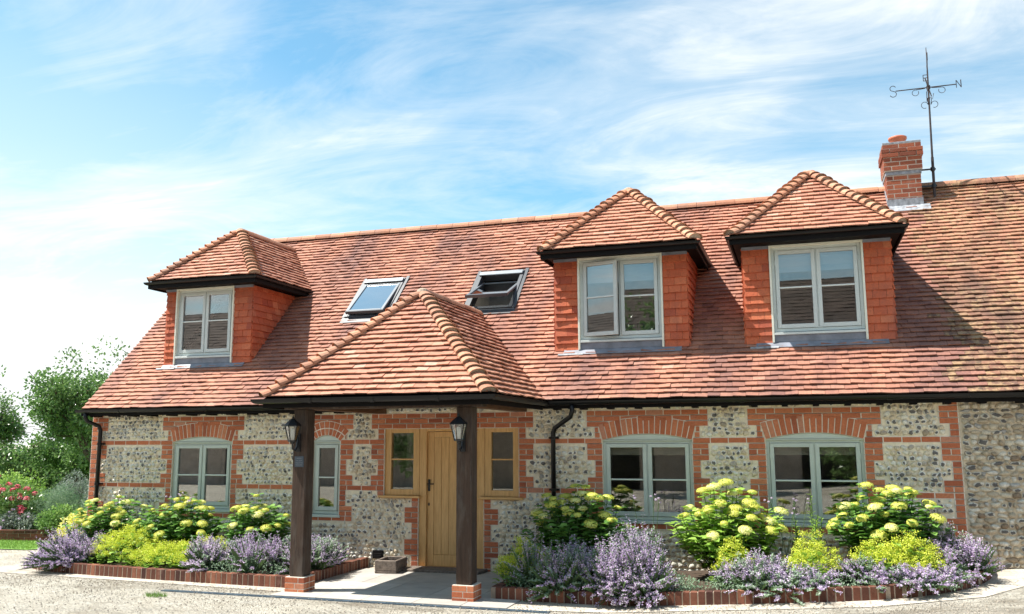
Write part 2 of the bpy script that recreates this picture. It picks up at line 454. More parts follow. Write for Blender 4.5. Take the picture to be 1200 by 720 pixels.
# ---- brick layout
CP = .0767; ZB1 = 1.875
def ktop(k): return ZB1-k*CP
def openings(k):
    zt, zb = ktop(k), ktop(k)-CP; zm = (zt+zb)/2
    op = []
    for i, (a, b, s) in enumerate(WIN):
        if s < zm < HZ: op.append((a, b))
    if zm < 1.0: op.append((-5.43,-4.40))
    elif zm < 2.066: op.append((-5.997,-3.865))
    return op
def arch(i):
    a, b, s = WIN[i]; w = (b-a)/2; r = .085 if i != 1 else .095
    R = (w*w+r*r)/(2*r); t = .225 if i != 1 else .215
    return (a+b)/2, HZ+r-R, R, t, w
def arch_cut(k):
    out = []; zm = ktop(k)-CP/2; zt = ktop(k)
    for i in range(4):
        cx, cz, R, t, w = arch(i)
        if zm > HZ-.01:
            Ro = R+t; dz = zt-.01-cz
            if dz < Ro:
                an = math.asin(w/R); hw = math.sqrt(Ro*Ro-dz*dz)
                # bounded by the slanted end of the arch
                lim = math.tan(an)*(zm-cz)+.01
                out.append((cx-min(hw, lim), cx+min(hw, lim)))
    return out
def wide(k): return ((k-1)//3) % 2 == 0
def merge(L):
    L = sorted(L); out = []
    for a, b in L:
        if out and a <= out[-1][1]+.015: out[-1] = (out[-1][0], max(b, out[-1][1]))
        else: out.append((a, b))
    return out
def subtract(L, cuts):
    for c0, c1 in cuts:
        nl = []
        for a, b in L:
            if c1 <= a or c0 >= b: nl.append((a, b)); continue
            if c0 > a: nl.append((a, c0))
            if c1 < b: nl.append((c1, b))
        L = nl
    return L
def brick_iv(k):
    zt, zb = ktop(k), ktop(k)-CP; zm = (zt+zb)/2
    w = .2225 if wide(k) else .11
    L = [(XL, XL+w+.11), (XQ-w, XQ)]
    if zm < 2.2605:
        for i, (a, b, s) in enumerate(WIN):
            if zm > s-.09: L.append((a-w, b+w))
    if zm < 1.0: L.append((-5.43-w, -4.40+w))
    elif zm < 2.066: L += [(-5.997-w, -5.997), (-3.865, -3.865+w)]
    elif zm < 2.225: L.append((-5.997-w, -3.865+w))
    elif zm < 2.30: L += [(-5.997-w, -5.997+.02), (-3.865-.02, -3.865+w)]
    if k in (0, 9): L.append((XL, XQ))
    return subtract(merge(L), openings(k))
KS = list(range(-8, 26))
IV = {k: brick_iv(k) for k in KS}
def in_brick(x, z):
    k = int(math.floor((ZB1-z)/CP))
    return any(a-.004 <= x <= b+.004 for a, b in IV.get(k, [])) or any(a <= x <= b for a, b in openings(k)) or any(a <= x <= b for a, b in arch_cut(k))

# ---- front wall core (mortar)
mb = MB()
holes = [(a, b, s, HZ+.10) for a, b, s in WIN]+[(-5.997,-3.865,1.0,2.066), (-5.43,-4.40,-.5,1.001)]
for a, b, c, d in cells(XL, XQ+.01, -.3, 2.52, holes): mb.box(a, b, .004, .26, c, d)
wall = mb.build('wall', M['flint_mortar'], cot)
mb = MB(); mb.box(XL, XL+.25, .262, 6.8, -.3, 2.5)
mb.prism([(XL,0,2.5),(XL,6.8,2.5),(XL,3.4,5.82)], [(XL+.25,0,2.5),(XL+.25,6.8,2.5),(XL+.25,3.4,5.82)])
mb.build('gable_wall', M['flint_mortar'], cot)
mb = MB(); mb.box(XL+.25, XB, 6.55, 6.8, -.3, 2.5); mb.build('rear_wall', M['flint_mortar'], cot)
# ---- bricks
bk = MB(); mt = MB()
def put_bricks(a, b, zb, zt, k, y=-.006):
    L = b-a; H = (k-1) % 3 == 1
    if L < .035: return
    if L < .16: parts = [L]
    elif L < .30: parts = [L/2, L/2] if H else [L]
    elif L < .40: parts = [L/3, 2*L/3] if k % 2 else [2*L/3, L/3]
    else:
        n = max(1, round(L/.225)); w = L/n
        parts = [w]*n if k % 2 == 0 else [w/2]+[w]*(n-1)+[w/2]
    x = a
    for w in parts:
        p = rnd.uniform(-.003,.003); j = rnd.uniform(-.0015,.0015)
        bk.box(x+.006, x+w-.006, y+p, .02, zb+.0062+j, zt-.0062+j, min(1, max(0, rnd.gauss(.5,.24))))
        x += w
for k in KS:
    zt, zb = ktop(k), ktop(k)-CP
    if zb > 2.45: continue
    cuts = arch_cut(k)
    for a, b in subtract(IV[k], cuts):
        put_bricks(a, b, zb, zt, k)
        mt.box(a-.004, b+.004, -.0025, .0155, zb-.003, zt+.003, rnd.uniform(.4,.6))
brickwork = bk.build('brickwork', M['brick'], cot, bevel=.002)
for i in range(4):
    bk = MB()
    cx, cz, R, t, w = arch(i); A = math.asin(w/R)
    n = max(6, int(round(2*A*(R+t/2)/.0775)))
    P = []; S = 24
    for s_ in range(S+1):
        an = -A+2*A*s_/S
        for rr in (R, R+t+.006): P.append((cx+rr*math.sin(an), cz+rr*math.cos(an)))
    for s_ in range(S):
        q = [P[2*s_], P[2*s_+2], P[2*s_+3], P[2*s_+1]]
        mt.prism([(x, -.0045, z) for x, z in q], [(x, .12, z) for x, z in q], .5)
    rings = [(R, R+t)] if i != 1 else [(R, R+t/2-.004), (R+t/2+.004, R+t)]
    for (ra, rb) in rings:
        for s_ in range(n):
            a0 = -A+2*A*s_/n; a1 = -A+2*A*(s_+1)/n
            q = []
            for rr, aa, e in ((ra,a0,1),(ra,a1,-1),(rb,a1,-1),(rb,a0,1)):
                an = aa+e*.0062/rr; q.append((cx+(rr+(.004 if rr == ra else -.005))*math.sin(an), cz+(rr+(.004 if rr == ra else -.003))*math.cos(an)))
            p = rnd.uniform(-.002,.003)
            bk.prism([(x, -.010+p, z) for x, z in q], [(x, .11, z) for x, z in q], min(1, max(0, rnd.gauss(.5,.22))))
    bk.build('window_arch', M['brick'], cot, bevel=.002)
mt.build('brick_joints', M['mortar'], cot)
# ---- flints
def stone(mb, x, z, y, rx, rz, h, split, tint, ang):
    n = 9; P = []; T = []; A = []
    rr = [rnd.uniform(.66,1.18) for _ in range(n)]
    ca, sa = math.cos(ang), math.sin(ang)
    fc = rnd.uniform(.36,.80); ox, oz = rnd.uniform(-.22,.22)*rx, rnd.uniform(-.22,.22)*rz
    r2 = [rnd.uniform(.35,1.25) for _ in range(n)]
    for ring, (f, dy) in enumerate(((1.06, .008),(.88,-h*.62),(fc if split else .5,-h*(.72 if split else .95)))):
        for k in range(n):
            a = 2*math.pi*k/n; g_ = f*(rr[k] if ring < 2 else (r2[k] if split else rr[k])); ux = rx*g_*math.cos(a)+(ox if ring == 2 else 0); uz = rz*g_*math.sin(a)+(oz if ring == 2 else 0)
            P.append((x+ux*ca-uz*sa, y+dy+rnd.uniform(-.001,.001), z+ux*sa+uz*ca)); T.append(tint)
            A.append((.05, .42, .9)[ring] if split else 0.)
    P.append((x+ox, y-h*(.74 if split else 1.05), z+oz)); T.append(tint); A.append(1. if split else 0.)
    F = []
    for r in range(2):
        for k in range(n):
            k2 = (k+1) % n; F.append((r*n+k, r*n+k2, (r+1)*n+k2, (r+1)*n+k))
    for k in range(n): F.append((2*n+k, 2*n+(k+1) % n, 3*n))
    mb.add(P, F, T, A)
fl = MB()
z = -.1; row = 0
while z < 2.5:
    rh = rnd.uniform(.060,.070); x = XL+rnd.random()*.05
    while x < XQ:
        w = rnd.uniform(.045,.10)
        cx, cz = x+w/2+rnd.uniform(-.006,.006), z+rh/2+rnd.uniform(-.010,.010)
        rx, rz = w*.52, rh*rnd.uniform(.46,.60)
        for tr_ in range(3):
            if not any(in_brick(cx+a*rx, cz+b*rz) for a, b in ((-1,0),(1,0),(0,-1),(0,1),(.8,.8),(-.8,.8),(.8,-.8),(-.8,-.8),(0,0))):
                stone(fl, cx, cz, .003, rx, rz, rnd.uniform(.014,.034), rnd.random() < .34, rnd.random()**.8, rnd.uniform(-.7,.7)); break
            rx *= .74; rz *= .8; cx += rnd.uniform(-.015,.015)
        x += w
    z += rh; row += 1
fl.build('flintwork', M['flint'], cot, smooth=True)
# end returns of the quoin on the gable
g = MB()
for k in KS:
    zt, zb = ktop(k), ktop(k)-CP
    if zb < 2.4: g.box(XL-.008, XL+.01, .012, .11 if wide(k) else .22, zb+.005, zt-.005, rnd.random())
g.build('corner_bricks', M['brick'], cot)

# ---- windows
def casement_window(name, x0, x1, z0, z1, yf, mat, n=2, label=None, parent=None, bar=.5, archi=None, open_left=0., blind=None, sub=True, proud=.0, fr=.045, sillz=.05):
    """frame, casements with one glazing bar each, panes and sill; yf is the front face of the frame"""
    f = MB(); d = .075
    f.box(x0, x0+fr, yf, yf+d, z0, z1); f.box(x1-fr, x1, yf, yf+d, z0, z1)
    f.box(x0+fr, x1-fr, yf, yf+d, z1-fr, z1); f.box(x0+fr, x1-fr, yf, yf+d, z0, z0+fr)
    if n == 2: xm = (x0+x1)/2; f.box(xm-.022, xm+.022, yf+.002, yf+d-.002, z0+fr, z1-fr)
    if archi is not None:
        cx, cz, R, t, w = arch(archi); S = 16; pts = []
        for s_ in range(S+1):
            an = -math.asin(w/R)+2*math.asin(w/R)*s_/S; pts.append((cx+(R-.002)*math.sin(an), cz+(R-.002)*math.cos(an)))
        pts = [(x, max(z, z1+.012)) for x, z in pts]
        pts = pts[::-1]
        f.prism([(x, yf-.02, z) for x, z in pts], [(x, yf+.05, z) for x, z in pts], .55)
        f.box(x0, x1, yf-.028, yf-.001, z1-.012, z1+.010, .3)
    win = f.build(name, mat, parent, bevel=.003, label=label)
    pw = parent.parent if (sub and parent is not None and parent.parent is not None) else None
    tgt = parent if pw is not None else win           # keep to three levels
    if n == 1: spans = [(x0+fr+.004, x1-fr-.004)]
    else: spans = [(x0+fr+.004, xm-.026+.016), (xm+.026-.016, x1-fr-.004)]
    st = .052; ya = yf-.016; yb = yf+.032
    for i, (a, b) in enumerate(spans):
        c0, c1 = z0+fr+.004, z1-fr-.004
        ang = open_left if i == 0 else 0.
        def tf(mbx):
            if not ang: return
            ca, sa = math.cos(-ang), math.sin(-ang)
            mbx.v = [(a+(x-a)*ca-(y-ya)*sa, ya+(x-a)*sa+(y-ya)*ca, z) for x, y, z in mbx.v]
        m_ = MB()
        m_.box(a, a+st, ya, yb, c0, c1); m_.box(b-st, b, ya, yb, c0, c1)
        m_.box(a+st, b-st, ya, yb, c1-st, c1); m_.box(a+st, b-st, ya, yb, c0, c0+st*1.1)
        zm = c0+(c1-c0)*bar
        m_.box(a+st, b-st, ya+.006, yb-.004, zm-.011, zm+.011, .8)
        tf(m_); m_.build('casement', mat, tgt, bevel=.003)
        p = MB(); p.box(a+st-.004, b-st+.004, (ya+yb)/2, (ya+yb)/2+.006, c0+st-.004, c1-st+.004); tf(p)
        p.build('pane', M['glass'], tgt)
        for zz in (c0+.12, c1-.2):
            hh = MB()
            hh.box(a-.004 if i == 0 else b-.008, a+.008 if i == 0 else b+.004, ya-.004, ya+.001, zz, zz+.07)
            tf(hh); hh.build('hinge', mat, tgt)
        if blind:
            bl = MB(); hb = blind[1]*(c1-c0); m0 = c1-hb; y = yb+.05
            for q in range(4): bl.box(a+.01, b-.01, y-.004*(q % 2), y+.008, m0+hb*q/4, m0+hb*(q+1)/4-.002)
            bl.build('blind', M[blind[0]], tgt)
    s_ = MB()
    s_.prism([(x0-.02,yf-.055,z0-sillz),(x1+.02,yf-.055,z0-sillz),(x1+.02,yf+.06,z0-sillz),(x0-.02,yf+.06,z0-sillz)],
             [(x0-.02,yf-.055,z0-.012),(x1+.02,yf-.055,z0-.012),(x1+.02,yf+.06,z0-.001),(x0-.02,yf+.06,z0-.001)], .6)
    s_.build('sill', mat, tgt, bevel=.003)
    return win
WL = ['sage green two-light window nearest the left end of the cottage', 'narrow sage green single window beside the porch post',
      'sage green two-light window right of the black downpipe', 'sage green two-light window nearest the flint barn']
for i, (a, b, s) in enumerate(WIN):
    casement_window('window', a, b, s+.05, HZ, .035, M['sage'], 1 if i == 1 else 2, WL[i], cot, archi=i, sub=False,
                    blind=('beige', .16) if i > 1 else None)
# ---- entrance: door with side lights
f = MB(); yf = .03
for a, b in ((-5.43,-5.32),(-4.51,-4.40)): f.box(a, b, yf, yf+.12, .0, 2.066)
f.box(-5.32,-4.51, yf, yf+.12, 1.985, 2.066)
df = f.build('door_frame', M['oak'], cot, bevel=.004)
f = MB(); yl = .075
f.box(-5.317,-5.215,yl,yl+.045,.035,1.98,.55); f.box(-4.615,-4.513,yl,yl+.045,.035,1.98,.5)
x = -5.213
for i in range(5):
    w = .119; f.box(x, x+w-.004, yl+.006, yl+.04, .20, 1.90, rnd.uniform(.35,.65)); x += w
f.box(-5.213,-4.617,yl-.001,yl+.042,1.902,1.979,.55); f.box(-5.213,-4.617,yl-.001,yl+.042,.036,.198,.6)
f.box(-5.213,-4.617,yl+.03,yl+.038,.2,1.9,.1)
door = f.build('door', M['oak'], cot, bevel=.003)
h = MB(); h.box(-5.305,-5.272,yl-.010,yl-.001,1.11,1.28); h.tube([(-5.288,yl-.01,1.215),(-5.288,yl-.06,1.215),(-5.275,yl-.068,1.213),(-5.19,yl-.068,1.218)],.009,8)
h.lathe([(0,0),(.02,0),(.02,.012),(0,.012)], (-5.288,yl-.02,1.21), 10)
h.build('door_handle', M['black_iron'], door)
h = MB(); h.box(-5.30,-5.28,yl-.006,yl-.001,.10+.8,.14+.8); h.build('keyhole_plate', M['black_iron'], door)
f = MB(); f.box(-5.42,-4.41,-.03,.17,-.02,.032); f.build('threshold', M['oak_h'], cot, bevel=.004)
f = MB(); f.box(-5.50,-4.33,-.40,-.034,-.02,.045,.2); f.build('door_step', M['stone_trough'], cot, bevel=.008)
for (a, b) in ((-5.997,-5.434),(-4.396,-3.865)):
    f = MB(); z0, z1 = 1.045, 2.066
    f.box(a, a+.10, yf, yf+.09, z0, z1); f.box(b-.10, b, yf, yf+.09, z0, z1)
    f.box(a+.10, b-.10, yf, yf+.09, z1-.10, z1, .55); f.box(a+.10, b-.10, yf, yf+.09, z0, z0+.09, .55)
    zm = (z0+z1)/2+.02; f.box(a+.10, b-.10, yf+.012, yf+.06, zm-.011, zm+.011, .6)
    sw = f.build('side_window', M['oak'], cot, bevel=.004)
    f = MB(); f.box(a+.096, b-.096, yf+.04, yf+.046, z0+.086, z1-.096); f.build('pane', M['glass'], sw)
    f = MB(); f.box(a-.075, b+.04 if a < -5 else b+.07, -.055, yf+.02, z0-.035, z0-.001); f.build('sill', M['oak_h'], sw, bevel=.004)

# ---- interior so that the panes look into rooms
f = MB(); f.box(XL+.3, XQ-.05, .3, 6.5, -.2, -.02); f.build('interior_floor', M['interior_dark'], cot)
f = MB(); f.box(XL+.3, XQ-.05, 3.2, 3.3, -.02, 2.4); f.box(-8.0,-7.9,.27,3.2,-.02,2.4); f.box(-5.9,-5.8,.6,3.2,-.02,2.4); f.box(-3.6,-3.5,.27,3.2,-.02,2.4); f.box(-.95,-.85,.27,3.2,-.02,2.4)
f.build('partition', M['plaster'], cot)
f = MB(); f.box(XL+.26, XQ-.01, .27, 6.5, 2.47, 2.56); f.build('ceiling', M['plaster'], cot)

# ---- main roof
def to_v(z): return (z-ZR+.2)/S45                    # slope distance from the eaves line y=-.2
rh = []
for D in dormers: rh.append((D['fl']+.12, D['fr']-.12, to_v(ZR+.66), to_v(4.5)))
for a, b, z0, z1 in SKY: rh.append((a, b, to_v(z0)-.02, to_v(z1)+.02))
sh = MB(); O = V3((0,-.2,2.4)); U = V3((1,0,0)); Vv = V3((0,S45,S45)); Nn = U.cross(Vv)
for a, b, c, d in cells(XV+.02, XB, .0, 5.02, rh):
    q = [(a,c),(b,c),(b,d),(a,d)]
    sh.prism([O+U*x+Vv*y-Nn*.10 for x, y in q], [O+U*x+Vv*y-Nn*.012 for x, y in q])
roof = sh.build('roof', M['fascia'], cot)
tl = MB()
def tint_main(u, v):
    t = rnd.gauss(.5,.16)
    return min(1, max(0, t))
old_t = MB()
def run_off(u, v):
    """rainwater staining below the valleys and dormers"""
    s_ = 0.
    for xc, wd, vt in ((-8.35,.42,4.2),(-10.2,.25,1.1),(-3.05,.5,1.7),(-1.05,.28,4.0),(1.55,.45,4.4),(2.25,.55,3.2),(-.3,.35,.9)):
        if v < vt: s_ += math.exp(-((u-xc-.12*math.sin(v*3))/wd)**2)*(.35+.65*(1-v/vt))
    return clamp01(s_*.75+rnd.gauss(0,.14)) if s_ > .08 else 0.
tile_field(tl, O, U, Vv, [(XV,0),(XE+.12,0),(XE+.12,5.03),(XV,5.03)], holes=rh, tint=tint_main, wave=.0025, jit=1.2, stainf=run_off,
           router=lambda u, v: old_t if u > XB-.12*v/5.1+rnd.uniform(-.22,.22) else tl)
tl.build('roof_tiles', M['tile'], roof)
bk2 = MB(); q = [(XV,6.98,2.42),(XB,6.98,2.42),(XB,3.35,5.945),(XV,3.35,5.945)]
bk2.prism([V3(p)-V3((0,.07,.07)) for p in q][::-1], q[::-1], .5); bk2.build('rear_slope', M['tile'], roof)
r = MB(); ridge_tiles(r, (XV,3.35,5.98), (XB-.2,3.35,5.98), length=.33, r=.105, drop=.045); r.build('ridge_tiles', [M['hip'], M['mortar_hip']], roof, smooth=False)
v = MB()
v.prism([(XV+.01,-.18,2.40),(XV+.01,3.35,5.93),(XV+.01,3.35,5.81),(XV+.01,-.18,2.28)], [(XV+.05,-.18,2.40),(XV+.05,3.35,5.93),(XV+.05,3.35,5.81),(XV+.05,-.18,2.28)])
v.build('verge_board', M['fascia'], roof)
# soffit, rafter feet
for x in [XL+.12+.385*i for i in range(35)]:
    if -6.4 < x < -3.5: continue
    rf = MB(); rf.prism([(x,-.21,2.27),(x,-.005,2.27+.0),(x,-.005,2.50),(x,-.21,2.33)], [(x+.075,-.21,2.27),(x+.075,-.005,2.27),(x+.075,-.005,2.50),(x+.075,-.21,2.33)])
    rf.build('rafter_foot', M['fascia'], cot)
for a, b in ((XV+.02,-6.47),(-3.43,XB)):
    fb = MB(); fb.box(a, b, -.235, -.212, 2.285, 2.39); fb.build('fascia_board', M['fascia'], cot)
GP = gutter_profile(.055)
def gutter(path, parent, step=1.6, name='gutter'):
    g_ = MB(); g_.sweep(path, GP); o = g_.build(name, M['black'], parent, smooth=False)
    br = MB(); P = [V3(p) for p in path]
    big = [(u*1.09, z*1.09-.001) for u, z in gutter_profile(.055)[:10]]+[(.064,.006),(-.064,.006)]
    for i in range(len(P)-1):
        L = (P[i+1]-P[i]).length; d = (P[i+1]-P[i])/L; n = max(1, int(L/step))
        for k in range(n):
            br = MB(); c = P[i]+d*(L*(k+.5)/n); br.sweep([c-d*.03, c+d*.03], big); br.build('joint', M['black'], o)
    return o
gutter([(XV-.02,-.285,2.385),(-6.42,-.285,2.385)], cot)
gutter([(-3.40,-.285,2.385),(XB+.0,-.285,2.385)], cot)
def bracketed_pipe(path, zs, xb, yb, lab=None):
    p_ = MB(); p_.tube(path, .034, 12); o = p_.build('downpipe', M['black'], cot, smooth=True, label=lab)
    for z_ in zs:
        b_ = MB(); b_.lathe([(.034,0),(.042,.002),(.042,.038),(.034,.04)], (xb, yb, z_), 12); b_.box(xb-.075, xb+.075, yb+.03, -.001, z_+.008, z_+.034)
        b_.build('pipe_bracket', M['black'], o)
bracketed_pipe([(-3.00,-.285,2.34),(-3.00,-.285,2.24),(-3.03,-.26,2.17),(-3.30,-.09,2.02),(-3.335,-.065,1.95),(-3.335,-.065,.05)], (1.86,1.14), -3.335, -.065, 'swan-necked black downpipe right of the door')
bracketed_pipe([(-11.40,-.285,2.34),(-11.40,-.285,2.26),(-11.39,-.25,2.2),(-11.29,-.09,2.12),(-11.275,-.065,2.05),(-11.275,-.065,.05)], (1.80,1.14), -11.275, -.065, 'black downpipe at the left corner of the wall')

# ---- hipped roofs shared by dormers and porch
def hipped(c, hw, y0, z0, parent, mat, lift=.034):
    """hip roof: front eaves at y0,z0; 45 degree pitches; sides die into the main roof plane"""
    ap = V3((c, y0+hw, z0+hw)); yb = z0-ZR; yr = z0+hw-ZR
    u = MB(); e = .012
    A, B_ = V3((c-hw,y0,z0)), V3((c+hw,y0,z0)); Al, Bl = V3((c-hw,yb,z0)), V3((c+hw,yb,z0)); Rr = V3((c,yr,z0+hw))
    dn = V3((0,0,-e))
    for q in ([A,B_,ap], [A,ap,Rr,Al], [B_,Bl,Rr,ap]): u.poly([p+dn*1.4 for p in q])
    for q in ([A,B_,ap], [A,ap,Rr,Al], [B_,Bl,Rr,ap]): u.poly([p+dn*8 for p in q])
    rb = u.build('hipped_roof', M['fascia'], parent)
    tgt = rb if parent is cot else parent
    t_ = MB()
    tn = lambda a, b: min(1, max(0, rnd.gauss(.55,.22)))
    sl = hw/S45
    tile_field(t_, (c,y0,z0), (1,0,0), (0,S45,S45), [(-hw,0),(hw,0),(0,sl)], lift=lift, tint=tn)
    # right side: along +y
    d1 = yb-y0; d2 = yr-y0
    tile_field(t_, (c+hw,y0,z0), (0,1,0), (-S45,0,S45), [(0,0),(d1,0),(d2,sl),(hw,sl)], lift=lift, tint=tn)
    tile_field(t_, (c-hw,y0,z0), (0,-1,0), (S45,0,S45), [(0,0),(-d1,0),(-d2,sl),(-hw,sl)], lift=lift, tint=tn)
    t_.build('roof_tiles', mat, tgt)
    hp = MB(); n1 = V3((0,-1,1)).normalized(); up = V3((0,0,.012))
    hip_tiles(hp, A+up, ap+up, n1, V3((-1,0,1)).normalized()); hip_tiles(hp, B_+up, ap+up, n1, V3((1,0,1)).normalized())
    hp.build('hip_tiles', [M['hip'], M['mortar_hip']], tgt)
    rg = MB(); ridge_tiles(rg, ap+V3((0,.0,.03)), Rr+V3((0,-.05,.03)), length=.3, r=.09, drop=.065)
    rg.mi = 1; rg.lathe([(.0,.052),(.04,.047),(.07,.03),(.088,-.01),(.088,-.06)], ap+V3((0,-.01,0)), 12)
    rg.build('ridge_tiles', [M['hip'], M['mortar_hip']], tgt)
    return rb, ap, yb

# ---- dormers
DL = ['hipped tile-hung dormer nearest the left end of the roof', 'hipped tile-hung dormer with its left casement ajar', 'hipped tile-hung dormer nearest the chimney']
YF = .56
for di, D in enumerate(dormers):
    c, hw, ze, fl_, fr_, wl, wr, zt = (D[k] for k in ('c','h','ze','fl','fr','wl','wr','zt'))
    b = MB()
    zt2 = zt+.02
    for a, e in ((fl_+.02, wl), (wr, fr_-.02)): b.box(a, e, YF+.02, YF+.12, 3.2, zt2)
    b.box(wl, wr, YF+.02, YF+.12, 3.2, 3.24); b.box(wl, wr, YF+.02, YF+.12, zt-.03, zt2)
    for xx in (fl_+.02, fr_-.10):
        q = [(YF+.12, 3.28), (zt2-ZR, zt2), (YF+.12, zt2)]
        b.prism([(xx, y, z) for y, z in q], [(xx+.08, y, z) for y, z in q])
    b.box(fl_+.1, fr_-.1, 2.3, 2.4, 3.0, 4.9)       # back of the little room
    dorm = b.build('dormer', M['plaster'], cot, label=DL[di])
    # tile hanging
    tn = lambda a, b_: min(1, max(0, rnd.gauss(.5,.22)))
    t_ = MB()
    tile_field(t_, (fl_,YF,3.17), (1,0,0), (0,0,1), [(0,0),(wl-.03-fl_,0),(wl-.03-fl_,zt-3.17),(0,zt-3.17)], gauge=.114, width=(wl-.03-fl_)/2+.001 if wl-fl_ > .3 else .165, lift=.028, tint=tn, jit=.7)
    tR = MB()
    tile_field(tR, (wr+.03,YF,3.17), (1,0,0), (0,0,1), [(0,0),(fr_-wr-.03,0),(fr_-wr-.03,zt-3.17),(0,zt-3.17)], gauge=.114, width=(fr_-wr-.03)/2+.001, lift=.028, tint=tn, jit=.7)
    hz = zt-3.17; y_b = 3.17-ZR-YF
    cp = [(0,0),(max(.001,y_b),0),(zt-ZR-YF,hz),(0,hz)]
    tile_field(tR, (fr_,YF,3.17), (0,1,0), (0,0,1), cp, gauge=.114, lift=.028, tint=tn, jit=.7)
    cp2 = [(-a, b_) for a, b_ in cp]
    tile_field(t_, (fl_,YF,3.17), (0,-1,0), (0,0,1), cp2, gauge=.114, lift=.028, tint=tn, jit=.7)
    t_.build('tile_hanging', M['hung'], dorm); tR.build('tile_hanging', M['hung'], dorm)
    # trim round the window and lead
    t_ = MB()
    for a in (wl-.028, wr): t_.box(a, a+.028, YF-.045, YF+.06, 3.18, zt+.01, .7)
    t_.box(wl, wr, YF-.045, YF+.02, zt-.018, zt+.01, .7)
    t_.build('window_lining', M['cream'], dorm, bevel=.002)
    l_ = MB()
    l_.box(wl+.001, wr-.001, YF-.02, YF+.019, 3.19, 3.285)
    l_.build('lead_apron', M['lead'], dorm); l_ = MB()
    O2 = V3((0,-.2,2.4))
    q = [(wl-.25, to_v(3.16)-.10), (wr+.28, to_v(3.16)-.10), (wr+.28, to_v(3.16)+.1), (wl-.25, to_v(3.16)+.1)]
    l_.prism([O2+U*x+Vv*y+Nn*.022 for x, y in q], [O2+U*x+Vv*y+Nn*.031 for x, y in q], .8)
    l_.build('lead_flashing', M['lead'], dorm)
    for a, e in ((fl_-.01, wl-.03), (wr+.03, fr_+.01)):
        l_ = MB(); l_.box(a, e, YF-.036, YF+.01, zt-.03, zt+.03, .7); l_.build('lead_cap', M['lead'], dorm)
    l_ = MB(); q = [(wl-.33, to_v(3.16)-.12), (wl+.05, to_v(3.16)-.12), (wl+.05, to_v(3.16)-.085), (wl-.33, to_v(3.16)-.085)]
    l_.prism([O2+U*x+Vv*y+Nn*.024 for x, y in q], [O2+U*x+Vv*y+Nn*.036 for x, y in q], 1.); l_.build('mortar_fillet', M['lead_light'], dorm)
    casement_window('window_frame', wl+.001, wr-.001, 3.33, zt-.018, YF+.012, M['pale'], 2, parent=dorm, bar=.52, open_left=rad(14) if di == 1 else 0,
                    blind=('blind', .27) if di > 0 else None, sillz=.045)  # bluish white blinds, also brightening the pane tops like mirrored sky
    # eaves box
    e_ = MB(); y0 = .22
    yb = ze-ZR
    e_.box(c-hw+.02, c+hw-.02, y0+.03, yb-.02, zt+.012, ze-.045)
    e_.build('soffit', M['fascia'], dorm)
    e_ = MB(); e_.sweep([(c-hw+.0,yb-.02,ze-.10),(c-hw+.0,y0,ze-.10),(c+hw-.0,y0,ze-.10),(c+hw-.0,yb-.02,ze-.10)], [(0,-.035),(.022,-.035),(.022,.08),(0,.08)])
    e_.build('fascia_board', M['fascia'], dorm)
    pth = [(c-hw,yb+.04,ze-.03),(c-hw,y0,ze-.03),(c+hw,y0,ze-.03),(c+hw,yb+.04,ze-.03)]
    g_ = MB(); g_.sweep(pth, [(u+.035, z) for u, z in gutter_profile(.042)]); g_.build('gutter', M['black'], dorm)
    hipped(c, hw, y0, ze, dorm, M['porch_tile'])

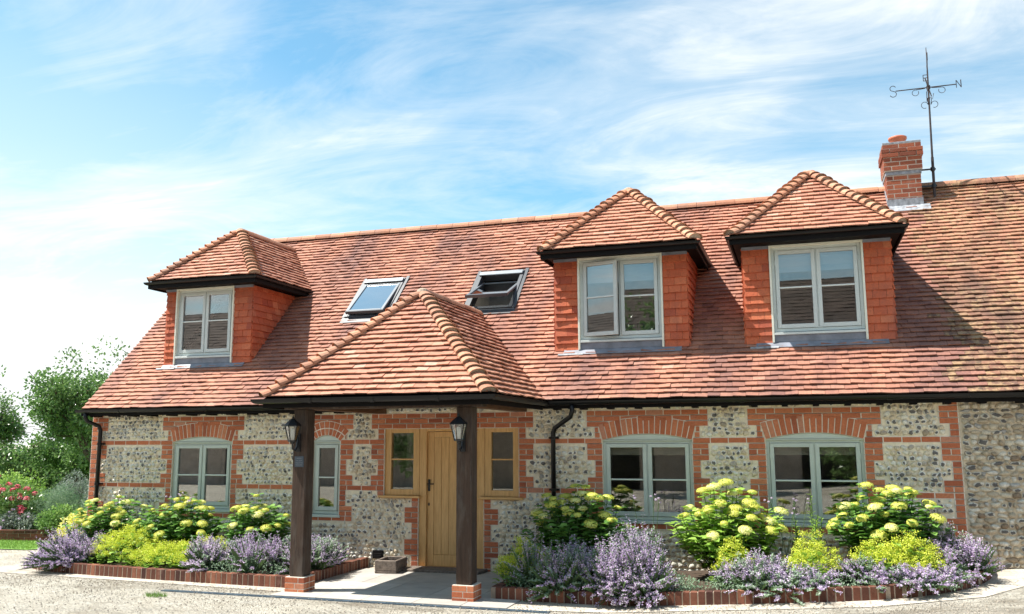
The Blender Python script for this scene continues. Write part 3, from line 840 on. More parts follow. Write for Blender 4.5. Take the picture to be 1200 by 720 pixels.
# ---- skylights
for i, (a, b_, z0, z1) in enumerate(SKY):
    v0, v1 = to_v(z0), to_v(z1)
    def pt(x, v_, n_): return O+U*x+Vv*v_+Nn*n_
    def sb(mbx, x0, x1, va, vb, n0, n1, t=.5):
        q = [(x0,va),(x1,va),(x1,vb),(x0,vb)]
        mbx.prism([pt(x,y,n0) for x, y in q], [pt(x,y,n1) for x, y in q], t)
    f = MB(); w = .06
    sb(f,a,a+w,v0,v1,-.1,.055); sb(f,b_-w,b_,v0,v1,-.1,.055); sb(f,a+w,b_-w,v1-w*1.3,v1,-.1,.06); sb(f,a+w,b_-w,v0,v0+w,-.1,.05)
    sk = f.build('skylight', M['dkalu'], cot, bevel=.003, label='roof window standing almost shut, left of the porch apex' if i == 0 else 'roof window tilted wide open, right of the porch apex')
    f = MB(); sb(f,a-.04,b_+.06,v0-.14,v0-.001,.024,.032,.6); sb(f,b_+.001,b_+.06,v0,v1+.06,.02,.04,.2); sb(f,a-.05,a-.001,v0,v1+.06,.02,.04,.3)
    f.build('flashing', M['dkalu'], sk)
    f = MB(); sb(f,a+.015,b_-.015,v1-.135,v1-.035,.062,.082,.8); f.build('hood', M['alu'], sk, bevel=.004)
    # centre-pivot sash
    ang = rad(5 if i == 0 else 22); vm = v1-.16-(v1-v0-.2)*.45
    def piv(x, v_, n_):
        dv = v_-vm; ca, sa = math.cos(ang), math.sin(ang)
        return pt(x, vm+dv*ca+n_*sa, .06-dv*sa+n_*ca)
    def pb(mbx, x0, x1, va, vb, n0, n1, t=.5):
        q = [(x0,va),(x1,va),(x1,vb),(x0,vb)]
        mbx.prism([piv(x,y,n0) for x, y in q], [piv(x,y,n1) for x, y in q], t)
    s_ = MB(); A_, B2 = a+w+.004, b_-w-.004; va, vb = v0+.05, v1-.16
    pb(s_,A_-.02,A_+.03,va,vb,0,.035); pb(s_,B2-.03,B2+.02,va,vb,0,.035); pb(s_,A_+.03,B2-.03,vb-.03,vb,0,.03); pb(s_,A_+.03,B2-.03,va,va+.035,0,.035)
    s_.build('sash', M['alu'], sk, bevel=.003)
    s_ = MB(); pb(s_,A_-.024,B2+.024,va-.03,va-.001,-.015,.036); s_.build('sash_edge', M['dkalu'], sk)
    s_ = MB(); pb(s_,A_+.028,B2-.028,va+.033,vb-.028,.012,.02); s_.build('pane', M['solar'], sk)
    s_ = MB(); sb(s_,a-.2,b_+.2,v0-.3,v1+.3,-.6,-.58); sb(s_,a+.001,a+.02,v0,v1,-.6,-.1,.8); sb(s_,b_-.02,b_-.001,v0,v1,-.6,-.1); s_.build('reveal_lining', M['plaster'], sk)

# ---- porch
PCX, PHW, PY, PZ = -4.95, 1.52, -2.52, 2.40
pb_, pap, pyb = hipped(PCX, PHW, PY, PZ, cot, M['porch_tile'], lift=.038)
pb_['label'] = 'hipped tiled porch roof on two timber posts'
f = MB(); f.sweep([(PCX-PHW,-.24,2.30),(PCX-PHW,PY,2.30),(PCX+PHW,PY,2.30),(PCX+PHW,-.24,2.30)], [(-.025,-.03),(.0,-.03),(.0,.085),(-.025,.085)])
f.build('fascia_board', M['fascia'], cot)
g_ = MB(); pth = [(PCX-PHW,-.22,2.375),(PCX-PHW,PY,2.375),(PCX+PHW,PY,2.375),(PCX+PHW,-.22,2.375)]
g_.sweep(pth, [(u+.058, z) for u, z in gutter_profile(.055)]); pg = g_.build('porch_gutter', M['black'], cot)
big = [(u*1.1+.058, z*1.1-.001) for u, z in gutter_profile(.055)[:10]]+[(.058+.064,.006),(.058-.064,.006)]
for x in (-5.75,-4.9,-4.05): g_ = MB(); g_.sweep([(x-.03,PY,2.375),(x+.03,PY,2.375)], big); g_.build('joint', M['black'], pg)
f = MB(); f.box(-6.30,-3.60,-2.30,-2.12,2.255,2.40); f.build('porch_beam', M['dark_oak'], cot, bevel=.006)
for x in (-6.15,-3.92): f = MB(); f.box(x+.01, x+.18, -2.118, .0, 2.255, 2.40); f.build('side_beam', M['beam'], cot, bevel=.006)
for x in (-6.15,-3.92):
    f = MB(); f.box(x, x+.195, -2.305, -2.11, .19, 2.254); f.build('post', M['dark_oak'], cot, bevel=.01, label='dark stained timber post at the left of the porch' if x < -5 else 'dark stained timber post at the right of the porch')
    f = MB(); m2 = MB(); x0, x1, y0, y1 = x-.035, x+.235, -2.34, -2.07
    m2.box(x0+.004, x1-.004, y0+.004, y1-.004, -.05, .188)
    for k in range(3):
        za, zb = -.02+k*.07, -.02+k*.07+.061
        for (a, b2) in (((x0, x0+.13), (x0+.14, x1)) if k % 2 else ((x0, x1-.09), (x1-.08, x1))):
            f.box(a, b2-.0, y0, y0+.06, za, zb, rnd.random())
            f.box(a, b2-.0, y1-.06, y1, za, zb, rnd.random())
        for (a, b2) in ((y0+.065, y0+.13), (y0+.14, y1-.065)):
            f.box(x0, x0+.03, a, b2, za, zb, rnd.random()); f.box(x1-.03, x1, a, b2, za, zb, rnd.random())
    pl = f.build('post_plinth', M['brick'], cot, bevel=.003); m2.build('plinth_joints', M['mortar'], pl)
for i in range(9):                                   # porch rafters
    x = PCX-PHW+.12+i*(2*PHW-.3)/8
    t_ = min(x-(PCX-PHW), PCX+PHW-x)
    if t_ < .3: continue
    f = MB(); f.beam((x,PY+.03,PZ-.085),(x,PY+t_-.05,PZ+t_-.165),.06,.08,(0,-1,1)); f.build('porch_rafter', M['fascia'], cot)

# ---- vent box on wall
f = MB(); f.box(-6.14,-5.98,-.05,.0,.125,.245); f.box(-6.125,-5.995,-.056,-.05,.14,.15); f.box(-6.125,-5.995,-.056,-.05,.165,.175); f.box(-6.125,-5.995,-.056,-.05,.19,.2)
f.build('wall_vent', M['fascia'], cot, bevel=.003)
f = MB(); f.tube([(-6.17,-.02,.22),(-6.165,-.02,.15),(-6.19,-.02,.10),(-6.2,-.02,.0)],.006,6); f.build('vent_pipe', M['lead'], cot)

# ---- chimney
cx0, cx1, cy0, cy1 = 1.55, 2.07, 2.95, 3.47
f = MB(); m2 = MB()
m2.box(cx0+.003, cx1-.003, cy0+.003, cy1-.003, 5.2, 6.13); m2.box(cx0-.027, cx1+.027, cy0-.027, cy1+.027, 6.17, 6.655)
def chim_rows(x0, x1, y0, y1, z0, n, proud=None):
    for k in range(n):
        e = proud(k) if proud else 0
        a, b2, c_, d_ = x0-e, x1+e, y0-e, y1+e; za = z0+k*.0745; zb = za+.0615
        for fy in (c_, d_-.04):
            ps = [a, a+(b2-a)*.42, a+(b2-a)*.84, b2] if k % 2 else [a, a+(b2-a)*.2, a+(b2-a)*.62, b2]
            for p0, p1 in zip(ps, ps[1:]): f.box(p0+(.007 if p0 > a else 0), p1-(.007 if p1 < b2 else 0), fy, fy+.04, za, zb, rnd.random()*.55)
        for fx in (a, b2-.04):
            ps = [c_+.042, c_+(d_-c_)*.45, d_-.042] if k % 2 else [c_+.042, c_+(d_-c_)*.28, c_+(d_-c_)*.7, d_-.042]
            for p0, p1 in zip(ps, ps[1:]): f.box(fx, fx+.04, p0+.005, p1-.005, za, zb, rnd.random()*.55)
chim_rows(cx0, cx1, cy0, cy1, 5.58, 7)
chim_rows(cx0-.03, cx1+.03, cy0-.03, cy1+.03, 6.185, 6, lambda k: (0, 0, .0, .022, .022, .0)[k])
chm = f.build('chimney', M['chimney_brick'], cot, bevel=.002)
m2.build('chimney_joints', simple('chimney_mortar', (.50,.43,.35), .95), chm)
f = MB(); f.box(cx0-.012, cx1+.012, cy0-.012, cy1+.012, 6.105, 6.182, .6)
f.build('stone_band', M['lead_light'], chm, bevel=.004)
f = MB(); f.box(cx0-.03, cx1+.03, cy0-.03, cy1+.03, 6.625, 6.66, .6); f.build('flaunching', M['lead_light'], chm, bevel=.004)
f = MB()
f.box(cx0-.01, cx1+.01, cy0-.012, cy0-.0005, 5.42, 5.70, .7)
for xx in (cx0-.012, cx1+.001): f.prism([(xx,cy0,5.5),(xx,cy1,6.0),(xx,cy1,6.12),(xx,cy0,5.70)], [(xx+.011,cy0,5.5),(xx+.011,cy1,6.0),(xx+.011,cy1,6.12),(xx+.011,cy0,5.70)], .7)
q = [(cx0-.07, to_v(5.55)-.14), (cx1+.1, to_v(5.55)-.14), (cx1+.1, to_v(5.55)+.02), (cx0-.07, to_v(5.55)+.02)]
f.prism([O+U*x+Vv*y+Nn*.022 for x, y in q], [O+U*x+Vv*y+Nn*.034 for x, y in q], 1.)
f.build('lead_flashing', M['lead_light'], chm)
f = MB(); f.lathe([(.0,.0),(.13,.0),(.125,.10),(.135,.12),(.145,.13),(.145,.16),(.125,.17),(.11,.165),(.10,.10),(.0,.09)], (1.79,3.21,6.655), 24); f.build('chimney_pot', M['pot'], chm, smooth=True)

# ================================================================== FLINT BARN (joined on the right)
barn = thing('flint_barn', (4.8,0,0), 'older coursed-flint barn with a lichened tile roof joined to the right of the cottage', 'barn')
f = MB(); f.box(XQ+.012, XE, .006, .4, -.3, 2.52); f.box(XE-.3, XE, .41, 6.8, -.3, 2.5); f.box(XB, XE-.31, 6.5, 6.8, -.3, 2.5)
f.prism([(XE-.3,0,2.5),(XE-.3,6.8,2.5),(XE-.3,3.4,5.82)], [(XE,0,2.5),(XE,6.8,2.5),(XE,3.4,5.82)])
f.build('wall', M['old_mortar'], barn)
fl = MB(); z = .05
while z < 2.5:
    rh = rnd.uniform(.052,.074); x = XQ+.03
    while x < XE:
        w = rnd.uniform(.05,.15); 
        stone(fl, x+w/2, z+rh/2+rnd.uniform(-.008,.008), .006, w*.53, rh*rnd.uniform(.46,.62), rnd.uniform(.018,.045), rnd.random() < .30, min(1, max(0, rnd.gauss(.5,.28))), rnd.uniform(-.25,.25))
        x += w
    z += rh
fl.build('flintwork', M['old_flint'], barn, smooth=True)
f = MB(); q = [(XB+.001,.0),(XE+.1,.0),(XE+.1,5.02),(XB+.001,5.02)]
f.prism([O+U*x+Vv*y-Nn*.10 for x, y in q], [O+U*x+Vv*y-Nn*.012 for x, y in q])
br = f.build('roof', M['fascia'], barn)
old_t.build('roof_tiles', M['old_tile'], br)
bk2 = MB(); q = [(XB+.002,6.98,2.42),(XE,6.98,2.42),(XE,3.35,5.945),(XB+.002,3.35,5.945)]
bk2.prism([V3(p)-V3((0,.07,.07)) for p in q][::-1], q[::-1], .5); bk2.build('rear_slope', M['old_tile'], br)
r = MB(); ridge_tiles(r, (XB-.19,3.35,5.98), (XE+.12,3.35,5.98), length=.42, r=.11, drop=.05); r.build('ridge_tiles', [M['old_tile'], M['mortar_hip']], br)
i = 0; x = XB+.12
while x < XE:
    rf = MB(); rf.prism([(x,-.21,2.27),(x,-.005,2.27),(x,-.005,2.50),(x,-.21,2.33)], [(x+.075,-.21,2.27),(x+.075,-.005,2.27),(x+.075,-.005,2.50),(x+.075,-.21,2.33)])
    rf.build('rafter_foot', M['fascia'], barn); x += .42
fb = MB(); fb.box(XB+.002, XE+.1, -.235, -.212, 2.285, 2.39); fb.build('fascia_board', M['fascia'], barn)
gutter([(XB+.003,-.285,2.385),(XE+.12,-.285,2.385)], barn)

# ================================================================== lanterns, sign, vane, trough
def lantern(cx, lab):
    t = thing('wall_lantern', (cx,-2.31,1.85), lab, 'lantern', 'coach lanterns on the porch posts')
    y = -2.46; N6 = 6
    def hexa(r, z): return [V3((cx+r*math.cos(rad(60*k+30)), y+r*math.sin(rad(60*k+30)), z)) for k in range(N6)]
    cg = MB(); a, b = hexa(.052,1.86), hexa(.098,2.045)
    for k in range(6): cg.tube([a[k], b[k]], .0055, 5)
    for ring, rr in ((a,.006),(b,.008)):
        for k in range(6): cg.tube([ring[k], ring[(k+1)%6]], rr, 5)
    cg.prism(hexa(.055,1.845), hexa(.058,1.86))
    cg.build('cage', M['black_iron'], t)
    ro = MB(); ro.prism(hexa(.112,2.048), hexa(.062,2.10)); ro.prism(hexa(.055,2.10), hexa(.02,2.135))
    ro.lathe([(.0,-.004),(.012,0),(.016,.012),(.008,.024),(.005,.04),(0,.045)], (cx,y,2.133), 8)
    ro.build('roof', M['black_iron'], t)
    gp = MB(); a2, b2 = hexa(.050,1.862), hexa(.094,2.043)
    for k in range(6): gp.poly([a2[k], a2[(k+1)%6], b2[(k+1)%6], b2[k]])
    gp.build('glass', M['glass'], t)
    cd = MB(); cd.lathe([(0,0),(.024,0),(.026,.12),(.024,.14),(0,.145)], (cx,y,1.87), 14); cd.build('bulb_tube', M['candle'], t, smooth=True)
    bk_ = MB(); bk_.box(cx-.03, cx+.03, -2.325, -2.3055, 1.72, 1.94)
    bk_.tube([(cx,-2.32,1.90),(cx,-2.35,1.78),(cx,-2.40,1.735),(cx,-2.45,1.76),(cx,-2.46,1.845)], .012, 8)
    bk_.lathe([(0,0),(.02,.01),(.03,.03),(.015,.04)], (cx,y,1.81), 10)
    bk_.build('bracket', M['black_iron'], t)
lantern(-6.065, 'black hexagonal coach lantern on the left porch post')
lantern(-3.83, 'black hexagonal coach lantern on the right porch post')
t = thing('house_sign', (-6.05,-2.307,1.6), 'small blue-grey slate house sign on the left porch post', 'sign')
f = MB(); f.box(-6.115,-5.985,-2.315,-2.3055,1.53,1.665); f.build('slate_plate', M['slate'], t, bevel=.002)
f = MB()
for z, segs in ((1.638,((-6.083,-6.02),)), (1.610,((-6.095,-6.06),(-6.05,-6.005))), (1.582,((-6.10,-6.058),(-6.048,-6.0))), (1.556,((-6.095,-6.01),))):
    for a, b in segs:
        x = a
        while x < b: w = rnd.uniform(.004,.007); f.box(x, x+w*.5, -2.3165, -2.3151, z-rnd.uniform(.003,.006), z+rnd.uniform(.003,.006)); f.box(x, x+w, -2.3163, -2.3151, z-.001, z+.001); x += w+.002
f.build('lettering', M['sign_text'], t)

vx, vy = 2.27, 3.12
t = thing('weathervane', (vx,vy,5.8), 'tall rusty iron weathervane with compass arms beside the chimney', 'weathervane')
top = V3((vx+.045,vy,8.27))
f = MB(); f.tube([(vx,vy,5.58),(vx+.012,vy,6.4)],.022,8); f.tube([(vx+.012,vy,6.4),(vx+.04,vy,7.9)],[.017,.012],8); f.build('pole', M['iron'], t)
for z in (6.20, 5.92): f = MB(); f.box(2.05, vx+.05, vy-.012, vy+.012, z-.012, z+.012); f.lathe([(.022,-.03),(.035,-.03),(.035,.03),(.022,.03)], (vx+.005,vy,z), 10); f.build('wall_bracket', M['black_iron'], t)
zc = 7.60; px = vx+.035
f = MB(); f.tube([(px-.50,vy,zc),(px+.42,vy,zc)],.009,6); f.tube([(px-.10,vy-.42,zc),(px+.10,vy+.42,zc)],.009,6)
def arc(c, r, a0, a1, n=12, ax='x'):
    return [V3((c[0]+(r*math.cos(rad(a0+(a1-a0)*i/n)) if ax == 'x' else 0), c[1]+(r*math.cos(rad(a0+(a1-a0)*i/n)) if ax == 'y' else 0), c[2]+r*math.sin(rad(a0+(a1-a0)*i/n)))) for i in range(n+1)]
f.lathe([(0,-.04),(.03,-.03),(.03,.03),(0,.04)], (px,vy,zc), 10)
f.build('compass_arms', M['iron'], t)
f = MB()
for s in (-1, 1):
    f.tube([V3((px+s*.20,vy,zc-.07))+V3((s*.05*math.cos(rad(a)),0,.05*math.sin(rad(a)))) for a in range(100,-230,-22)],.005,5)
    f.tube([V3((px+s*.05,vy,zc-.01)), V3((px+s*.10,vy,zc-.015)), V3((px+s*.19,vy,zc-.02))],.006,5)
    f.tube([V3((px+s*.075,vy,zc-.30))+V3((s*.05*math.cos(rad(a)),0,.055*math.sin(rad(a)))) for a in range(170,-130,-22)],.005,5)
    f.tube([(px,vy,zc-.16),(px+s*.03,vy-.04,zc-.2),(px+s*.02,vy,zc-.30)],.006,5)
f.tube([(px-.02,vy-.12,zc-.05),(px-.06,vy-.2,zc-.15),(px-.05,vy-.1,zc-.28)],.006,5)
f.build('scrollwork', M['iron'], t)
f = MB(); nx = px+.42
f.tube([(nx,vy,zc-.06),(nx,vy,zc+.07)],.006,5); f.tube([(nx,vy,zc+.07),(nx+.07,vy,zc-.06)],.006,5); f.tube([(nx+.07,vy,zc-.06),(nx+.07,vy,zc+.07)],.008,5); f.build('letter', M['iron'], t)
f = MB(); sx = px-.54
pts = [V3((sx+.045*math.cos(rad(a)),vy,zc+.05+.045*math.sin(rad(a)))) for a in range(20,271,25)]+[V3((sx+.05*math.cos(rad(a)),vy,zc-.05+.05*math.sin(rad(a)))) for a in range(90,-161,-25)]
f.tube(pts,.006,5); f.build('letter', M['iron'], t)
f = MB(); ex = px-.10; f.tube([(ex-.03,vy-.44,zc-.05),(ex-.03,vy-.44,zc+.05)],.006,5)
for zz in (-.05,0,.05): f.tube([(ex-.03,vy-.44,zc+zz),(ex+.03,vy-.44,zc+zz)],.006,5)
f.build('letter', M['iron'], t)
f = MB(); wx = px+.10
f.tube([(wx-.04,vy+.44,zc+.05),(wx-.02,vy+.44,zc-.05),(wx,vy+.44,zc+.02),(wx+.02,vy+.44,zc-.05),(wx+.04,vy+.44,zc+.05)],.006,5)
f.build('letter', M['iron'], t)
# the pointer seen nearly end-on: arrow with a feathered tail
f = MB(); d = V3((.13,1,0)).normalized(); c0 = V3((vx+.045,vy,7.98))
def blade(pts, th=.006):
    s_ = V3((d.y,-d.x,0))*th
    P = [c0+d*a+V3((0,0,z)) for a, z in pts]; f.prism([p-s_ for p in P], [p+s_ for p in P])
blade([(-.42,-.015),(.35,-.015),(.35,.015),(-.42,.015)]); blade([(-.40,-.07),(-.40,.07),(-.55,.0)])
blade([(.12,.015),(.5,.20),(.42,.06),(.42,-.06),(.5,-.12),(.12,-.015)])
blade([(-.12,.015),(.10,.015),(.06,.16),(-.02,.30),(-.07,.14)])
f.tube([(vx+.04,vy,7.85),(vx+.047,vy,8.30)],[.012,.004],6)
f.build('pointer', M['iron'], t)

t = thing('stone_trough', (-5.62,-.42,0), 'small empty weathered stone trough on the porch paving by the wall', 'trough')
f = MB(); a_ = rad(6); ca, sa = math.cos(a_), math.sin(a_)
def rb(x0, x1, y0, y1, z0, z1, tn=.5):
    q = [(x0,y0),(x1,y0),(x1,y1),(x0,y1)]; q = [(-5.655+x*ca-y*sa, -.42+x*sa+y*ca) for x, y in q]
    f.prism([(x,y,z0) for x, y in q], [(x,y,z1) for x, y in q], tn)
rb(-.16,.16,-.24,.24,.012,.05); rb(-.16,.16,-.24,-.205,.05,.19,.6); rb(-.16,.16,.205,.24,.05,.19); rb(-.16,-.125,-.205,.205,.05,.19); rb(.125,.16,-.205,.205,.05,.19,.4)
f.build('basin', M['stone_trough'], t, bevel=.008)
f = MB(); rb(-.12,.12,-.2,.2,.051,.09); f.build('soil', M['soil'], t)

CLOUD_ROT = 20; CLOUD_LOC = (.3,.1,0); SKY_STR = .10; SUN_E = 4.2; EXPO = 1.18
# ================================================================== GROUND AND SETTING
def struct(name, mb, mat, kind='structure', smooth=False):
    o = mb.build(name, mat, None, smooth); o['kind'] = kind; return o
def sheet(pts, z, mbx, tint=.5, nx=.5):
    """flat polygon laid on the sloping ground, z above it; cut in strips along x"""
    xs = [p[0] for p in pts]; a, b = min(xs), max(xs); x = a
    while x < b-1e-6:
        x2 = min(b, x+nx)
        q = clip_half(clip_half(pts, -1, 0, -x), 1, 0, x2)
        if len(q) >= 3:
            if area2(q) < 0: q = q[::-1]
            mbx.poly([(p[0], p[1], gz(p[0])+z) for p in q], tint)
        x = x2

m, nt, b = new_mat('weathered_drive'); N = NB(nt)
vec = N.obj()
big = N.noise(vec, .55, 4, .6); mid = N.noise(vec, 3.2, 6, .7); fine = N.noise(vec, 28, 6, .75)
c = N.ramp(mid, [(.3,(.62,.555,.45)),(.55,(.76,.70,.59)),(.75,(.84,.79,.70))])
c = N.mix(1., c, N.ramp(fine, [(.30,.62),(.48,1.),(.7,1.2)]), 'MULTIPLY')
bt = N.n('ShaderNodeTexBrick'); bt.inputs['Scale'].default_value = 1.; bt.inputs['Brick Width'].default_value = .23
bt.inputs['Row Height'].default_value = .085; bt.inputs['Mortar Size'].default_value = .014; bt.inputs['Mortar Smooth'].default_value = 1.
bt.inputs['Color1'].default_value = (1,1,1,1); bt.inputs['Color2'].default_value = (.84,.83,.82,1); bt.inputs['Mortar'].default_value = (.5,.46,.42,1)
dv = N.n('ShaderNodeVectorMath', operation='ADD'); nz = N.n('ShaderNodeTexNoise'); nz.inputs['Scale'].default_value = 7; nz.inputs['Detail'].default_value = 5
N.l(vec, nz.inputs['Vector'])
sc_ = N.n('ShaderNodeVectorMath', operation='SCALE'); sc_.inputs['Scale'].default_value = .11; N.l(nz.outputs['Color'], sc_.inputs[0])
N.l(N.obj((1,1,1),(0,0,rad(38))), dv.inputs[0]); N.l(sc_.outputs[0], dv.inputs[1]); N.l(dv.outputs[0], bt.inputs['Vector'])
wear = N.ramp(N.noise(vec, 1.1, 5, .7), [(.40,.05),(.62,.75)])
c = N.mix(wear, c, N.mix(1., c, bt.outputs['Color'], 'MULTIPLY'))
# blotchy worn surface: small dark pits between pale stones
vo = N.n('ShaderNodeTexVoronoi', feature='DISTANCE_TO_EDGE'); vo.inputs['Scale'].default_value = 22; N.l(dv.outputs[0], vo.inputs['Vector'])
pit = N.ramp(vo.outputs['Distance'], [(.02,.42),(.12,1.)])
c = N.mix(N.ramp(N.noise(vec, 1.7, 4), [(.45,.0),(.68,.85)]), c, N.mix(1., c, pit, 'MULTIPLY'))
dirt = N.ramp(N.noise(N.obj((.40,1.15,1),(0,0,rad(-8))), 1.1, 7, .75), [(.51,0),(.63,.7)])
c = N.mix(dirt, c, (.27,.225,.17))
speck = N.ramp(N.noise(vec, 30, 5, .8), [(.59,0),(.66,.7)])
c = N.mix(speck, c, (.20,.165,.13))
N.l(c, b.inputs['Base Color']); b.inputs['Roughness'].default_value = .92; b.inputs['Specular IOR Level'].default_value = .15
hh = N.math('ADD', N.math('MULTIPLY', pit, .7), N.math('MULTIPLY', fine, 1.6))
N.bump(hh, 1., .04, b)
M['drive'] = m
m, nt, b = new_mat('worn_concrete'); N = NB(nt); vec = N.obj()
c = N.ramp(N.noise(vec, 2.5, 6, .7), [(.3,(.44,.39,.32)),(.7,(.64,.58,.49))])
c = N.mix(1., c, N.ramp(N.noise(vec, 30, 5, .75), [(.30,.55),(.55,1.),(.7,1.12)]), 'MULTIPLY')
c = N.mix(N.ramp(N.noise(vec, 1.6, 6, .75), [(.5,0),(.66,.7)]), c, (.20,.165,.13))
c = N.mix(N.ramp(N.noise(vec, 50, 4, .8), [(.58,0),(.66,.6)]), c, (.13,.10,.08))
N.l(c, b.inputs['Base Color']); b.inputs['Roughness'].default_value = .92; b.inputs['Specular IOR Level'].default_value = .15
N.bump(N.noise(vec, 40, 5, .7), .7, .01, b); M['strip'] = m
f = MB(); xs = [-400,-60,-30]+[-16+i for i in range(14)]+[-2.2+.4*i for i in range(20)]+[5.9,6,30,400]
ys = [-400,-40,-14,-8,-6,-5,-4,-3,-2,-1,0,8,30,400]
xs = sorted(set(xs)); P = [(x, y, gz(x)-.004) for x in xs for y in ys]; ny = len(ys)
f.add(P, [(i*ny+j, (i+1)*ny+j, (i+1)*ny+j+1, i*ny+j+1) for i in range(len(xs)-1) for j in range(ny-1)])
struct('ground', f, M['drive'])
# concrete strip round the beds and in front of the house
f = MB(); sheet([(-11.6,-2.0),(-9.0,-2.12),(-6.2,-2.30),(-6.2,-2.62),(-3.2,-2.62),(-1.5,-2.42),(.6,-2.35),(1.7,-1.9),(2.5,-.9),(2.6,-.02),(-11.55,-.02)], .002, f)
struct('concrete_path', f, M['strip'])
# porch flagstones
f = MB(); xx = -6.23; cols = [-6.23,-5.6,-5.0,-4.35,-3.75,-3.2]
for i in range(5):
    y = -2.60
    for h_ in ([.62,.55,.75,.42] if i % 2 else [.45,.8,.5,.6]):
        f.box(cols[i]+.004, cols[i+1]-.004, y+.004, min(y+h_-.004, -.01), -.05, .012+rnd.uniform(-.001,.001), rnd.uniform(.2,.8)); y += h_
        if y > -.1: break
struct('porch_paving', f, M['flag'])
f = MB()
for i in range(44):
    x = -7.75+i*.115; f.box(x+.004, x+.111, -2.672, -2.625, -.03, .006, rnd.random())
f.box(-7.75,-2.69,-2.685,-2.673,-.03,.009,.2); f.box(-7.75,-2.69,-2.624,-2.610,-.03,.009,.2)
struct('drain_channel', f, M['drain'])

f = MB(); g2 = MB()
for _ in range(5200):
    x = rnd.uniform(-12.5,3.2); y = -2.15-abs(rnd.gauss(0,.9)) if rnd.random() < .75 else rnd.uniform(-2.3,-5.)
    if rnd.random() < .3: x += rnd.gauss(0,.3)
    r = rnd.uniform(.003,.011); z = gz(x)+.003; k = 5; a0 = rnd.random()*6
    bot = [(x+r*math.cos(a0+6.283*i/k)*rnd.uniform(.8,1.3), y+r*math.sin(a0+6.283*i/k), z-.002) for i in range(k)]
    f.prism(bot, [(x+(b_[0]-x)*.6, y+(b_[1]-y)*.6, z+r*.7) for b_ in bot], rnd.random())
M['grit'] = simple('loose_grit', (.36,.31,.25), .9, var=.5, nscale=30)
struct('loose_grit', f, M['grit'], 'stuff')
for _ in range(900):
    x = rnd.uniform(-11,2.4); y = -2.12-abs(rnd.gauss(0,.22))+(.0 if x < .5 else (x-.5)*.75); z = gz(x)+.008; a = rnd.random()*6.28
    leaf_ = rnd.uniform(.008,.022)
    g2.add([(x,y,z), (x+leaf_*math.cos(a), y+leaf_*math.sin(a), z+.003), (x+1.7*leaf_*math.cos(a+.4), y+1.7*leaf_*math.sin(a+.4), z+.001), (x+leaf_*math.cos(a+.8), y+leaf_*math.sin(a+.8), z+.004)], [(0,1,2,3)], rnd.random())
M['litter'] = simple('leaf_litter', (.14,.09,.05), .9, var=.5, nscale=40)
struct('leaf_litter', g2, M['litter'], 'stuff')
# ---- beds
def poly_resample(path, step):
    path = [V3((*p, 0)) for p in path]; out = []; acc = 0.
    for a, b_ in zip(path, path[1:]):
        d = b_-a; L = d.length; d /= L
        while acc < L: out.append((a+d*acc, d)); acc += step
        acc -= L
    return out
def smooth_path(P, it=2):
    for _ in range(it):
        Q = [P[0]]
        for a, b_ in zip(P, P[1:]):
            Q.append((a[0]*.75+b_[0]*.25, a[1]*.75+b_[1]*.25)); Q.append((a[0]*.25+b_[0]*.75, a[1]*.25+b_[1]*.75))
        Q.append(P[-1]); P = Q
    return P
def edging(path, label):
    base = path[len(path)//2]
    t = thing('brick_edging', (base[0], base[1], gz(base[0])), label, 'brick edging', 'brick edgings of the two front beds')
    f = MB(); m2 = MB(); pts = poly_resample(path, .084)
    for i, (p, d) in enumerate(pts):
        s_ = V3((d.y,-d.x,0)); g0 = gz(p.x); tw = rnd.uniform(-.03,.03); d2 = (d+s_*tw).normalized(); s2 = V3((d2.y,-d2.x,0))
        f.obox((p.x, p.y, g0+.062+rnd.uniform(-.003,.003)), d2*.0365, s2*.052, (0,0,.08), min(1, max(0, rnd.gauss(.45,.28))))
        m2.obox((p.x+d.x*.042, p.y+d.y*.042, g0+.055), d*.0425, s_*.0485, (0,0,.080), rnd.random())
    f.build('bricks', M['edgebrick'], t, bevel=.004); m2.build('joints', M['edge_mortar'], t)
PL = [(-11.38,-.06),(-11.36,-.7),(-11.22,-1.35),(-10.75,-1.66),(-9.9,-1.80),(-8.9,-1.88),(-7.5,-1.96),(-6.26,-2.0)]
PR = [(-3.50,-2.02),(-2.3,-2.03),(-1.3,-2.02),(-.4,-2.0),(.7,-1.93),(1.25,-1.68),(1.70,-1.22),(1.93,-.72),(2.0,-.3),(2.0,-.03)]
PLs = smooth_path(PL); PRs = smooth_path(PR)
edging(PLs+[(-6.25,-.05)], 'curved soldier-brick edging round the left flower bed')
edging([(-3.52,-.05),(-3.52,-2.02)]+PRs, 'soldier-brick edging round the right flower bed up to the barn wall')
f = MB()
sheet([(p[0]*.996-.03, p[1]+.03) for p in PLs]+[(-6.27,-.01),(-11.35,-.01)], .095, f, nx=6)
sheet([(p[0]-.03*(p[0] > 1), p[1]+.03) for p in PRs]+[(1.97,-.01),(-3.50,-.01)], .095, f, nx=.5)
struct('bed_soil', f, M['soil'])

